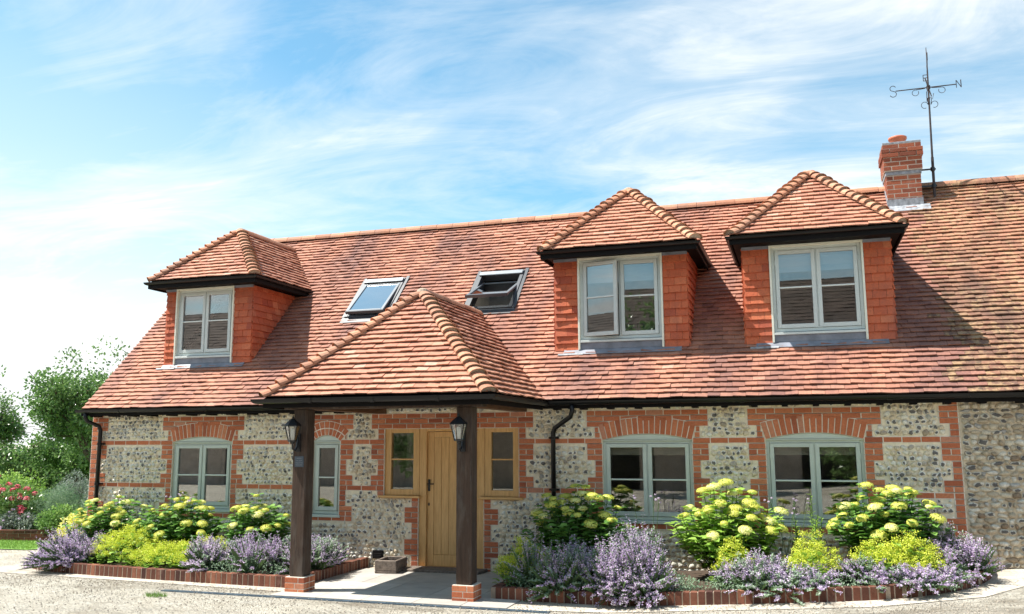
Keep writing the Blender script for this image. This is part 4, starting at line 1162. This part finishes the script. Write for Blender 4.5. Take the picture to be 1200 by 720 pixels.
# ================================================================== PLANTS
def gauss(m_, s_): return rnd.gauss(m_, s_)
def clamp(x): return 0. if x < 0 else 1. if x > 1 else x
def rdir():
    z = rnd.uniform(-1,1); a = rnd.uniform(0, 2*math.pi); r = math.sqrt(1-z*z); return V3((r*math.cos(a), r*math.sin(a), z))
def leaf(mb, p, d, n, L, W, t, fold=.25, shape=4):
    """pointed leaf from p along d, normal about n"""
    s_ = d.cross(n)
    if s_.length < 1e-4: s_ = V3((1,0,0))
    s_.normalize(); n = s_.cross(d).normalized()
    tip = p+d*L-n*(L*.12)
    if shape == 4:
        mb.add([p, p+d*(L*.45)+s_*(W/2)+n*(W*fold*.5), tip, p+d*(L*.45)-s_*(W/2)+n*(W*fold*.5)], [(0,1,2),(0,2,3)], t)
    else:
        m1 = p+d*(L*.28); m2 = p+d*(L*.68)
        mb.add([p, m1+s_*W*.5+n*W*fold*.4, m2+s_*W*.38+n*W*fold*.3-n*L*.02, tip, m2-s_*W*.38+n*W*fold*.3-n*L*.02, m1-s_*W*.5+n*W*fold*.4, m1, m2-n*L*.01],
               [(0,1,6),(6,1,2,7),(7,2,3),(0,6,5),(6,7,4,5),(7,3,4)], t)
def blob(mb, c, r, n, s, t0, t1, flat=.7):
    for _ in range(n):
        q = rdir(); p = c+V3((q.x*r, q.y*r, abs(q.z)*r*flat if q.z > -.3 else q.z*r*.4))
        d = rdir(); nn = (q+V3((0,0,.5))).normalized(); d = (d-nn*d.dot(nn)); 
        if d.length < .1: continue
        leaf(mb, p, d.normalized(), nn, s*rnd.uniform(.8,1.3), s*rnd.uniform(.7,1.1), rnd.uniform(t0, t1), .1)
def hydrangea(x, y, rx, h, nh, label, lime=False, heads=None, ry=None):
    z0 = gz(x)+.09; ry = ry or rx*.75
    t = thing('hydrangea', (x,y,z0), label, 'hydrangea', 'hydrangeas in the front beds')
    lf = MB(); st = MB(); hd = MB(); tips = []
    n_st = int(nh*1.7)+10
    for i in range(n_st):
        a = i*2.39996; rr = math.sqrt((i+.5)/n_st)
        tx, ty = math.cos(a)*rr*rx*rnd.uniform(.85,1.1), math.sin(a)*rr*ry*rnd.uniform(.85,1.1)
        tz = h*(1-.48*rr**2.2)*rnd.uniform(.76,1.10)
        base = V3((x+tx*.25, y+ty*.25, z0)); tip = V3((x+tx, y+ty, z0+tz)); md = (base+tip)/2+V3((tx*.12, ty*.12, .04))
        st.tube([base, md, tip], [.006,.005,.004], 4, .5, cap=False)
        tips.append((tip, (tip-md).normalized()))
        # leaves in opposite pairs up the stem
        for k in range(11):
            f_ = .18+.82*k/10.; p = base.lerp(md, f_*2) if f_ < .5 else md.lerp(tip, f_*2-1)
            a0 = rnd.random()*6.28
            for s_ in (0, math.pi, math.pi/2) if k > 2 else (0, math.pi):
                aa = a0+s_+rnd.uniform(-.3,.3)
                d = V3((math.cos(aa), math.sin(aa), rnd.uniform(-.15,.45))).normalized()
                L = rnd.uniform(.09,.155)*(1.15-.25*f_)
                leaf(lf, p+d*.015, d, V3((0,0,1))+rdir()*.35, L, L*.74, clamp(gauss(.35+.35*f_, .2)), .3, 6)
    st.build('stems', M['stem'], t)
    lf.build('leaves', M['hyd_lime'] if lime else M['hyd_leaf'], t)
    order = sorted(range(len(tips)), key=lambda i: -(tips[i][0].z-.35*tips[i][0].y+rnd.uniform(-.22,.22)))
    for i in order[:int(nh*1.35)]:
        hd = MB(); tip, d = tips[i]; r = rnd.uniform(.045,.092)
        d = (d+V3((0,-.25,.4))).normalized()
        a = d.cross(V3((0,1,0))).normalized(); b_ = d.cross(a); pale = rnd.random() < .22
        for _ in range(int(140+r*1500)):
            q = rdir()
            if q.z < -.25: q.z = -q.z
            p = tip+a*q.x*r+b_*q.y*r+d*(q.z*r*.45+.012); nn = (a*q.x+b_*q.y+d*q.z*1.4).normalized()
            e = rdir(); e = e-nn*e.dot(nn)
            if e.length < .1: continue
            leaf(hd, p, e.normalized(), nn, .020, .018, clamp(gauss(.85 if pale else .42, .16)), .1)
        # firm core so the head does not look hollow
        core = []
        hd.add([tip+a*(r*.8*math.cos(k))+b_*(r*.8*math.sin(k))+d*.012 for k in (0,1.05,2.09,3.14,4.19,5.24)]+[tip+d*r*.42], [(k, (k+1)%6, 6) for k in range(6)], .25)
        hd.build('flower_head', M['hyd_head'], t)
def catmint(x, y, rx, h, n, label, purple=.5, ry=None, spread=1., lean=(0,-.1)):
    z0 = gz(x)+.09; ry = ry or rx*.8
    t = thing('catmint', (x,y,z0), label, 'catmint', 'catmint clumps in the front beds')
    lf = MB(); fl = MB(); st = MB(); tufts = []
    for k in range(max(5, int(rx*14))):
        a = rnd.random()*6.283; rr = math.sqrt(rnd.random())*.85
        tufts.append((x+math.cos(a)*rr*rx, y+math.sin(a)*rr*ry, h*(1-.45*rr*rr)*rnd.uniform(.78,1.12), rnd.uniform(.22,.36), rnd.gauss(0,.12), clamp(purple+rnd.gauss(0,.25))))
    for i in range(int(n*1.0)):
        tx, ty, th, tr, tl_, tp_ = rnd.choice(tufts)
        a = rnd.random()*6.283; rr = rnd.random()**.6; ex = math.cos(a)*rr; ey = math.sin(a)*rr
        L = th*rnd.uniform(.6,1.12)
        b0 = V3((tx+ex*tr*.3, ty+ey*tr*.3, z0))
        ox, oy = tx+ex*tr*1.15+lean[0]*L, ty+ey*tr*1.15+lean[1]*L
        tp = V3((ox, oy, z0+L*(1-.62*rr*rr*rr)))
        if ty+ey*tr*1.1 < y-ry*.75: tp.z -= h*rnd.uniform(.1,.42); tp.y -= .05
        md = b0.lerp(tp, .5)+V3((-ex*.02, -ey*.02, .10*L))
        st.add([b0+V3((.003,0,0)), b0-V3((.003,0,0)), md, tp], [(0,1,2),(0,2,3)], .5)
        fl_from = rnd.uniform(.35,.62) if rnd.random() < .5+.5*tp_ else .98
        K = 26; wob = V3((rnd.uniform(-.03,.03), rnd.uniform(-.03,.03), 0))
        for k in range(K):
            f_ = .12+.88*(k+rnd.random())/K; p = (b0.lerp(md, f_*2) if f_ < .5 else md.lerp(tp, f_*2-1))+wob*math.sin(f_*3.1)
            if f_ < fl_from:
                for _ in range(2):
                    d = rdir(); d.z = abs(d.z)*.6; d.normalize()
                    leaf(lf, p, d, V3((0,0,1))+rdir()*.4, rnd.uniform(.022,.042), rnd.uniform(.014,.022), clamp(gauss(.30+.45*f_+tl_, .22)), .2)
            else:
                if rnd.random() < .30: continue        # whorls, with stem showing between them
                for _ in range(3 if f_ < .9 else 2):
                    d = rdir(); d.z = d.z*.5+.15; d.normalize(); sc2 = 1.2-.55*(f_-fl_from)/(1-fl_from+.01)
                    leaf(fl, p+d*rnd.uniform(0,.014), d, rdir(), .024*sc2, .017*sc2, clamp(gauss(.55+tl_, .28)), .2)
                if rnd.random() < .35:
                    d = rdir(); leaf(lf, p, d, V3((0,0,1)), .024, .014, clamp(gauss(.7,.2)))
    for _ in range(int(n*5*rx)):
        a = rnd.random()*6.283; rr = math.sqrt(rnd.random()); q = V3((x+math.cos(a)*rr*rx*.9, y+math.sin(a)*rr*ry*.9, z0+h*.4*rnd.random()*(1-.55*rr*rr)))
        d = rdir(); leaf(lf, q, d, V3((0,0,1)), .034, .02, clamp(gauss(.4,.2)), .2)
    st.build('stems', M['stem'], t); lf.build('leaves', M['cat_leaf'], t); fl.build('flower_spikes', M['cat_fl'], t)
def alchemilla(x, y, rx, h, n, label, ry=None):
    z0 = gz(x)+.09; ry = ry or rx*.8; n = int(n*.8); ph = [rnd.random()*6 for _ in range(4)]
    t = thing('lady_mantle', (x,y,z0), label, 'alchemilla', 'lime green alchemilla clumps in the front beds')
    lf = MB(); fl = MB()
    for i in range(n):
        a = rnd.random()*6.283; rr = math.sqrt(rnd.random()); ex, ey = math.cos(a)*rr, math.sin(a)*rr
        c = V3((x+ex*rx*(1+.12*math.sin(3*a+ph[0])), y+ey*ry, z0+h*(1-.6*rr*rr)*rnd.uniform(.62,1.10)*(1+.16*math.sin(ex*6+ph[1])*math.cos(ey*5+ph[2]))))
        r = rnd.uniform(.03,.06)
        for _ in range(30):
            q = rdir(); p = c+V3((q.x*1.25,q.y*1.25,q.z*.8))*r*rnd.uniform(.3,1.15); d = rdir()
            leaf(fl, p, d, q, rnd.uniform(.012,.020), .014, clamp(gauss(.5, .24)), .1)
        if i % 2 == 0:
            d = V3((ex,ey,rnd.uniform(.0,.6)))+rdir()*.4; d.normalize()
            leaf(lf, c-V3((0,0,rnd.uniform(.05,.2)*h*2)), d, V3((0,0,1)), .07, .07, clamp(gauss(.5,.2)), .1, 6)
    for _ in range(n):
        a = rnd.random()*6.283; rr = math.sqrt(rnd.random()); ex, ey = math.cos(a)*rr, math.sin(a)*rr
        p = V3((x+ex*rx*1.05, y+ey*ry*1.05, z0+rnd.random()*h*.6*(1-.6*rr*rr))); d = V3((ex,ey,.3))+rdir()*.5; d.normalize()
        leaf(lf, p, d, V3((0,0,1)), .075, .075, clamp(gauss(.35,.2)), .1, 6)
    lf.build('leaves', M['hyd_lime'], t); fl.build('flower_froth', M['alch'], t)

hydrangea(-10.30,-.75,.74,.92,17,'lime-headed hydrangea at the far left, in front of the left corner downpipe')
hydrangea(-8.98,-.80,.70,.90,18,'lime-headed hydrangea under the left-hand sage window')
hydrangea(-7.66,-.75,.60,.88,14,'lime-headed hydrangea just left of the left porch post')
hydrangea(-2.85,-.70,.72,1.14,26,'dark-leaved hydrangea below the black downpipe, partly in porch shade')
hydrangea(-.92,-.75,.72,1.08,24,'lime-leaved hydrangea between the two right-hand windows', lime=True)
hydrangea(.92,-.75,.66,1.0,24,'hydrangea with the palest, largest heads, beside the brick quoin at the barn')
catmint(-10.36,-1.34,.66,.54,560,'very purple catmint spilling over the far left end of the left bed',1.,lean=(-.22,-.22))
catmint(-7.35,-1.56,.82,.58,520,'wide catmint clump left of the left porch post',.6,ry=.45)
catmint(-6.62,-1.15,.38,.60,320,'grey-green catmint behind the left porch post',.3,ry=.55,lean=(.04,-.1))
catmint(-2.92,-1.66,.68,.64,520,'shaded catmint nearest the door in the right bed',.35,ry=.48)
catmint(-1.92,-1.66,.86,.76,760,'biggest catmint clump, below the window right of the downpipe',.8,ry=.55)
catmint(-.55,-1.66,.66,.44,420,'low catmint clump in front of the lime-leaved hydrangea',.5,ry=.42)
catmint(.42,-1.60,.60,.36,380,'low grey-green catmint under the window nearest the barn',.45,ry=.40)
catmint(1.12,-1.66,.46,.28,300,'small catmint spilling over the edging in front of the pale-headed hydrangea',.7,ry=.35)
catmint(1.46,-.92,.46,.56,380,'catmint at the far right end of the right bed by the barn wall',.8)
alchemilla(-9.48,-1.30,.58,.50,400,'tall lime froth of alchemilla right of the purple catmint in the left bed',ry=.40)
alchemilla(-8.60,-1.48,.62,.34,380,'low lime froth of alchemilla in the middle of the left bed',ry=.36)
alchemilla(-8.0,-1.35,.42,.38,200,'small lime alchemilla left of the wide catmint clump',ry=.3)
alchemilla(-3.36,-1.45,.36,.50,200,'shaded alchemilla at the left end of the right bed')
alchemilla(-.80,-1.42,.26,.50,130,'small lime alchemilla below the lime-leaved hydrangea')
alchemilla(.05,-1.38,.32,.52,190,'small lime alchemilla left of the pale-headed hydrangea')
alchemilla(.98,-1.32,.52,.50,360,'bright lime alchemilla in front of the pale-headed hydrangea',ry=.34)
def verbena(x, y, n, h, label):
    z0 = gz(x)+.09; t = thing('verbena', (x,y,z0), label, 'verbena', 'tall verbena stems')
    st = MB(); fl = MB()
    for i in range(n):
        a = rnd.random()*6.28; b0 = V3((x+rnd.uniform(-.1,.1), y+rnd.uniform(-.05,.05), z0)); tp = b0+V3((math.cos(a)*.22, math.sin(a)*.12, h*rnd.uniform(.8,1.05)))
        st.tube([b0, b0.lerp(tp,.5)+V3((.02,0,.02)), tp], .0032, 4, .6)
        for k in range(3):
            q = tp+V3((rnd.uniform(-.05,.05), rnd.uniform(-.03,.03), rnd.uniform(-.06,.03)))
            st.tube([b0.lerp(tp,.85), q], .002, 3, .6); blob(fl, q, .014, 24, .012, .4, 1.)
    st.build('stems', M['stem'], t); fl.build('flowers', M['cat_fl'], t)
verbena(-8.95,-.85,7,.95,'thin purple verbena in front of the left-hand sage window')
verbena(-.25,-.65,6,.95,'thin purple verbena in front of the window nearest the barn')
verbena(-2.0,-.55,3,1.12,'single-headed verbena before the window right of the downpipe')
x, y = -.02,-.72; z0 = gz(x)+.09
t = thing('lily_plant', (x,y,z0), 'pale green upright leafy stems under the window nearest the barn', 'lily plant'); st = MB(); lf = MB()
for i in range(13):
    a = rnd.random()*6.28; b0 = V3((x+rnd.uniform(-.2,.2), y+rnd.uniform(-.1,.1), z0)); H = rnd.uniform(.5,.78) if i else .98
    tp = b0+V3((math.cos(a)*.08, math.sin(a)*.06, H)); st.tube([b0, tp], .005, 4, .8)
    for k in range(26):
        f_ = .2+.8*k/26; p = b0.lerp(tp, f_); aa = k*2.4; d = V3((math.cos(aa), math.sin(aa), .55)).normalized()
        leaf(lf, p, d, V3((0,0,1)), .11*(1.15-.6*f_), .018, clamp(gauss(.6,.2)), .2)
st.build('stems', M['stem'], t); lf.build('leaves', M['hyd_lime'], t)

# ---- garden to the left of the house
f = MB(); pts = [(-19,1.25),(-16,1.15),(-14.6,1.3),(-13.9,1.5),(-12.9,2.1),(-12.1,3.3),(-11.7,5.5),(-11.6,12),(-40,12),(-40,2)]
sheet(pts, .13, f, nx=6); struct('garden_ground', f, simple('rough_turf', (.09,.16,.035), .95, var=.4, nscale=5, bumps=.8))
wl_ = smooth_path([(-19,1.2),(-16,1.1),(-14.6,1.22),(-13.9,1.42),(-12.9,2.0),(-12.1,3.2),(-11.8,5.0)])
t = thing('garden_wall', (-14.6,1.2,0), 'low weathered brick wall round the garden bed at the far left', 'garden wall'); f = MB(); m2 = MB()
for row in range(3):
    for p, d in poly_resample(wl_, .225):
        s_ = V3((d.y,-d.x,0)); f.obox((p.x+d.x*.11*(row%2), p.y+d.y*.11*(row%2), .035+.066*row), d*.106, s_*.055, (0,0,.029), clamp(gauss(.35,.25)))
for p, d in poly_resample(wl_, .2): m2.obox((p.x, p.y, .09), d*.12, V3((d.y,-d.x,0))*.048, (0,0,.09))
f.build('bricks', M['edgebrick'], t); m2.build('joints', M['edge_mortar'], t)
f = MB(); sheet([(-30,.1),(-14.2,.05),(-12.9,.15),(-12.6,.5),(-12.9,1.4),(-14,1.25),(-16,1.0),(-19,1.1),(-30,1.6)], .010, f, nx=4)
struct('lawn', f, simple('turf', (.14,.26,.04), .9, var=.25, nscale=6))
f = MB()
lp = [(-20,.15),(-14.2,.08),(-12.95,.18),(-12.7,.5),(-13.0,1.3),(-14,1.2),(-16,1.0),(-20,1.1)]
def inpoly(x, y, P):
    c_ = False; j = len(P)-1
    for i in range(len(P)):
        if (P[i][1] > y) != (P[j][1] > y) and x < (P[j][0]-P[i][0])*(y-P[i][1])/(P[j][1]-P[i][1])+P[i][0]: c_ = not c_
        j = i
    return c_
for _ in range(16000):
    x, y = rnd.uniform(-19,-12.6), rnd.uniform(.05,1.3)
    if not inpoly(x, y, lp): continue
    a = rnd.random()*6.28; hgt = rnd.uniform(.02,.045); w = .004
    f.add([(x-w*math.cos(a), y-w*math.sin(a), .008), (x+w*math.cos(a), y+w*math.sin(a), .008), (x+rnd.uniform(-.015,.015), y+rnd.uniform(-.015,.015), .01+hgt)], [(0,1,2)], clamp(gauss(.6,.2)))
struct('lawn_grass', f, M['grass'], 'stuff')
def tuft(x, y, r, n, label):
    t = thing('grass_tuft', (x,y,gz(x)), label, 'weed', 'weeds in the drive'); f = MB()
    for _ in range(n):
        a = rnd.random()*6.28; rr = r*math.sqrt(rnd.random()); bx, by = x+rr*math.cos(a)*1.6, y+rr*math.sin(a)*.8; hgt = rnd.uniform(.02,.07); w = .003
        f.add([(bx-w,by,gz(x)), (bx+w,by,gz(x)), (bx+rnd.uniform(-.04,.04), by+rnd.uniform(-.04,.04), gz(x)+hgt)], [(0,1,2)], clamp(gauss(.4,.2)))
    f.build('blades', M['grass'], t)
tuft(-7.55,-3.02,.10,220,'tuft of grass growing in the drive in front of the left bed')

def shrub(name, x, y, z0, rx, ry, h, n, L, W, mat, label, cat, flower=None, nf=0, fs=.05, clump=26, shape=4, group='shrubs in the garden at the left'):
    t = thing(name, (x,y,z0), label, cat, group); lf = MB(); cl = []
    for _ in range(clump):
        q = rdir(); q.z = abs(q.z); cl.append((V3((x+q.x*rx*.72, y+q.y*ry*.72, z0+h*(.18+.62*q.z*rnd.uniform(.6,1.)))), rnd.uniform(.28,.42)*(rx+ry)/2*1.1, gauss(0,.16)))
    for _ in range(n):
        c, r, tt = rnd.choice(cl); q = rdir(); p = c+V3((q.x*r, q.y*r, q.z*r*min(1.2, h/rx)))*rnd.uniform(.6,1.)
        if p.z < z0: p.z = z0+rnd.random()*.1
        d = (q+rdir()*.8+V3((0,0,.25))).normalized(); leaf(lf, p, d, (q+V3((0,0,.6))).normalized(), L*rnd.uniform(.7,1.2), W*rnd.uniform(.8,1.2), clamp(gauss(.5+tt, .2)), .2)
    lf.build('foliage', mat, t)
    st = MB()
    for k in range(7):
        c = cl[k][0]; st.tube([(x+rnd.uniform(-.1,.1), y+rnd.uniform(-.1,.1), z0-.05), tuple(c)], [.02,.008], 5)
    st.build('stems', M['bark'], t)
    if flower:
        for _ in range(nf):
            fl = MB(); c, r, tt = rnd.choice(cl); q = rdir(); q.z = abs(q.z); q.y = -abs(q.y); q.normalize(); blob(fl, c+q*r, fs, 40, fs*.8, .2, 1.)
            fl.build('flower', flower, t)
shrub('rose_bush', -15.35,1.9,.13,.75,.6,1.15,3600,.07,.045,M['tree_leaf'],'dark shrub covered in red flowers at the left edge of the garden','rose bush',M['red_fl'],46,.05)
shrub('leafy_shrub', -17.6,3.8,.13,1.2,.8,1.2,5200,.07,.04,M['lime_shrub'],'light green shrub behind the red-flowered bush','shrub')
shrub('feathery_shrub', -14.5,2.4,.13,.66,.55,.88,8000,.06,.010,M['blue_shrub'],'feathery grey-green shrub right of the red-flowered bush','shrub')
shrub('leafy_shrub', -14.0,3.9,.13,.8,.7,.82,4200,.07,.045,M['lime_shrub'],'lime green shrub beside the left corner of the cottage','shrub')
shrub('silver_dome', -15.75,5.2,.13,.72,.6,1.02,6000,.055,.018,M['silver'],'large silvery domed shrub nearest the cottage corner','shrub')
shrub('silver_dome', -17.15,5.6,.13,.55,.5,1.08,4200,.055,.018,M['silver'],'smaller silvery domed shrub left of the large one','shrub')
shrub('leafy_shrub', -13.75,1.85,.13,.52,.45,.55,2800,.06,.04,M['mid_shrub'],'low mid-green shrub just behind the low garden wall','shrub')
shrub('border_plant', -14.75,1.62,.13,.45,.3,.38,1700,.05,.02,M['silver'],'low grey plant with mauve flowers at the foot of the red-flowered bush','border plant',M['cat_fl'],20,.02)
shrub('leafy_shrub', -12.75,2.7,.13,.6,.55,.62,2600,.06,.035,M['mid_shrub'],'green shrub with pink spikes behind the purple catmint','shrub',M['pink_fl'],14,.03)
shrub('golden_shrub', -11.85,.2,.0,.36,.32,.74,2400,.05,.03,M['hyd_head'],'yellow-leaved shrub left of the cottage corner','shrub')

def tree(x, y, h, r, n, label, seed, z1=.9, L=.11, cat='tree', squash=1., group='trees behind the garden'):
    rr_ = random.Random(seed); t = thing('leafy_tree', (x,y,0), label, cat, group)
    tr = MB(); lf = MB(); ends = []
    def grow(p, d, ln, rad_, lev):
        q = p+d*ln; mid_ = p.lerp(q,.5)+V3((rr_.uniform(-.05,.05), rr_.uniform(-.05,.05), 0))*ln
        tr.tube([p, mid_, q], [rad_, rad_*.85, rad_*.65], 6 if lev < 2 else 4, cap=False)
        if lev >= 2: ends.append(q)
        if lev >= 1: ends.append(mid_)
        if lev == 3: return
        for _ in range(4 if lev < 2 else 3):
            nd = (d*.75+V3((rr_.gauss(0,.6), rr_.gauss(0,.6), rr_.gauss(.18,.35)))).normalized(); grow(p.lerp(q, rr_.uniform(.55,1.)), nd, ln*rr_.uniform(.62,.82), rad_*.58, lev+1)
    trunk = h*.24; sc3 = (h-trunk)/2.75
    tr.tube([(x,y,-.1),(x+.03,y,trunk*.5),(x,y,trunk)], [.16,.13,.11], 8, cap=False)
    for _ in range(5):
        d = V3((rr_.gauss(0,.7), rr_.gauss(0,.7), 1.)).normalized(); grow(V3((x,y,trunk*rr_.uniform(.75,1.))), d, sc3, .07, 0)
    # shape the crown: clumps at branch ends within an uneven ellipsoid
    cl = []
    for e in ends:
        dx, dy = (e.x-x)/r, (e.y-y)/r; dz = (e.z-(z1+h)/2)/((h-z1)/2)
        m_ = math.sqrt(dx*dx+dy*dy+dz*dz)
        if m_ > 1.08: k = rr_.uniform(.8,1.05)/m_; e = V3((x+dx*k*r, y+dy*k*r, (z1+h)/2+dz*k*(h-z1)/2))
        cl.append((e, rr_.uniform(.18,.42), rr_.gauss(0,.14)))
    for _ in range(36):
        q = V3((rr_.gauss(0,1), rr_.gauss(0,1), rr_.gauss(0,1))).normalized()
        cl.append((V3((x+q.x*r*.8, y+q.y*r*.8, (z1+h)/2+q.z*(h-z1)*.42)), rr_.uniform(.2,.45), rr_.gauss(0,.14)))
    for _ in range(n):
        c, cr, tt = rr_.choice(cl); q = rdir(); p = c+q*cr*rr_.uniform(.2,1.)**.6; d = (q+rdir()).normalized()
        leaf(lf, p, d, rdir(), L*rr_.uniform(.7,1.25), L*.6, clamp(rr_.gauss(.5+tt, .22)), .2)
    tr.build('trunk', M['bark'], t); lf.build('crown', M['tree_leaf'], t)
tree(-18.9,8.2,4.9,1.75,26000,'rounded leafy tree rising behind the left gable of the cottage',3,z1=.9)
tree(-25.9,9.5,4.9,1.7,18000,'leafy tree at the left edge of the photograph',5,z1=.8)
tree(-22.0,10.5,2.6,1.5,9000,'shorter leafy tree between the two taller ones',8,z1=.5)
tree(-17.6,11.5,4.0,1.8,8000,'leafy tree mostly hidden behind the cottage gable',9,z1=.6)
# hedge closing the garden
t = thing('garden_hedge', (-26,14,0), 'long clipped hedge closing the far end of the garden', 'hedge'); lf = MB()
for _ in range(26000):
    x = rnd.uniform(-46,-13); y = 14+(x+26)*.05+rnd.uniform(-.5,.5); z = rnd.uniform(0,1.7+.25*math.sin(x*1.7)+.2*math.sin(x*4.1))
    leaf(lf, V3((x,y,z)), rdir(), rdir(), .16, .10, clamp(gauss(.42,.22)), .2)
lf.build('foliage', M['tree_leaf'], t)
f = MB(); f.box(-46,-13,14.3,14.6,0,1.5); f.build('stems', M['bark'], t)

# ================================================================== across the drive (seen mirrored in the panes)
t = thing('barn_opposite', (-14,-22,0), 'long brown-tiled brick barn across the drive, mirrored in the window panes', 'barn')
f = MB(); f.box(-40,10,-31,-21,-.2,3.0); f.prism([(-40,-31,3),(-40,-21,3),(-40,-26,8.2)], [(10,-31,3),(10,-21,3),(10,-26,8.2)]); f.build('wall', simple('barn_brick', (.42,.34,.28), .9, var=.3, nscale=3), t)
f = MB(); sl = math.hypot(5.4,5.85); Uo = V3((-1,0,0)); Vo = V3((0,-5.4/sl,5.85/sl))
tile_field(f, (10.5,-20.6,2.75), Uo, Vo, [(0,0),(51,0),(51,sl),(0,sl)], gauge=.22, width=.42, lift=.02, th=.012, tint=lambda a, b: min(1, max(0, rnd.gauss(.3,.25))), jit=2)
f.prism([(10.5,-20.6,2.70),(10.5,-26,8.55),(10.5,-31.4,2.7)], [(-40.5,-20.6,2.70),(-40.5,-26,8.55),(-40.5,-31.4,2.7)], .3)
f.build('roof', M['opp_tile'], t)
f = MB()
for x in (-30,-24,-15,-8,0): f.box(x, x+2.2, -21.0, -20.97, 0, 2.4)
f.build('barn_door', M['fascia'], t)
tree(-12.5,-17.5,6.2,2.6,9000,'leafy tree across the drive, mirrored in the door side light',21,z1=.8,L=.2,group='trees across the drive')
tree(-5.0,-18.6,7.6,2.0,9000,'taller leafy tree across the drive, mirrored in the dormer pane',22,z1=1.2,L=.2,group='trees across the drive')
tree(1.8,-17.0,3.0,1.3,5000,'small leafy tree across the drive, mirrored in the right-hand window',23,z1=.3,L=.14,group='trees across the drive')

# ================================================================== LIGHT
w = bpy.data.worlds.new('World'); sc.world = w; w.use_nodes = True
nt = w.node_tree; N = NB(nt); bg = nt.nodes['Background']
s = V3((-.875,-.246,1.62)).normalized(); el = math.asin(s.z); az = math.atan2(s.x, s.y)
sky = N.n('ShaderNodeTexSky'); sky.sky_type = 'NISHITA'; sky.sun_disc = False
sky.sun_elevation = el; sky.sun_rotation = az % (2*math.pi); sky.air_density = 1.; sky.dust_density = .6; sky.ozone_density = 1.3
tc = N.n('ShaderNodeTexCoord'); sp = N.n('ShaderNodeSeparateXYZ'); N.l(tc.outputs['Generated'], sp.inputs[0])
den = N.math('ADD', N.math('ABSOLUTE', sp.outputs[2]), .12)
cb = N.n('ShaderNodeCombineXYZ'); N.l(N.math('DIVIDE', sp.outputs[0], den), cb.inputs[0]); N.l(N.math('DIVIDE', sp.outputs[1], den), cb.inputs[1])
mp = N.n('ShaderNodeMapping'); mp.inputs['Rotation'].default_value = (0,0,rad(CLOUD_ROT)); mp.inputs['Scale'].default_value = (.45,.95,1); mp.inputs['Location'].default_value = CLOUD_LOC
N.l(cb.outputs[0], mp.inputs['Vector'])
n1 = N.noise(mp.outputs[0], .75, 7, .58, .9); n2 = N.noise(mp.outputs[0], 2.6, 8, .66, 1.6)
cm = N.math('ADD', N.math('MULTIPLY', n1, .72), N.math('MULTIPLY', n2, .28))
cm = N.ramp(cm, [(.43,.05),(.52,.38),(.61,.97)])
hz = N.ramp(sp.outputs[2], [(.0,.95),(.08,.45),(.18,.10),(.30,.0)])
dl = N.n('ShaderNodeVectorMath', operation='DOT_PRODUCT'); N.l(tc.outputs['Generated'], dl.inputs[0]); dl.inputs[1].default_value = (-.80,.60,-.35)
hz2 = N.ramp(dl.outputs['Value'], [(.72,.0),(.96,.6)])
mask = N.math('MINIMUM', N.math('ADD', N.math('ADD', cm, hz), hz2), 1.)
col = N.mix(mask, N.mix(1., sky.outputs[0], (.58,.96,.93), 'MULTIPLY'), (5.0,5.15,5.1))
N.l(col, bg.inputs['Color']); bg.inputs['Strength'].default_value = SKY_STR
sl_ = bpy.data.lights.new('sun', 'SUN'); sl_.energy = SUN_E; sl_.angle = rad(.53); sl_.color = (1,.955,.88)
so = bpy.data.objects.new('sun', sl_); COL.objects.link(so); so.location = (-20,-10,30); so.rotation_mode = 'QUATERNION'; so.rotation_quaternion = s.to_track_quat('Z','Y')
sc.view_settings.view_transform = 'Standard'; sc.view_settings.look = 'None'; sc.view_settings.exposure = EXPO; sc.view_settings.gamma = 1
sc.view_settings.use_curve_mapping = False
sc.render.engine = 'CYCLES'; sc.cycles.max_bounces = 8; sc.cycles.transparent_max_bounces = 16; sc.cycles.caustics_reflective = False
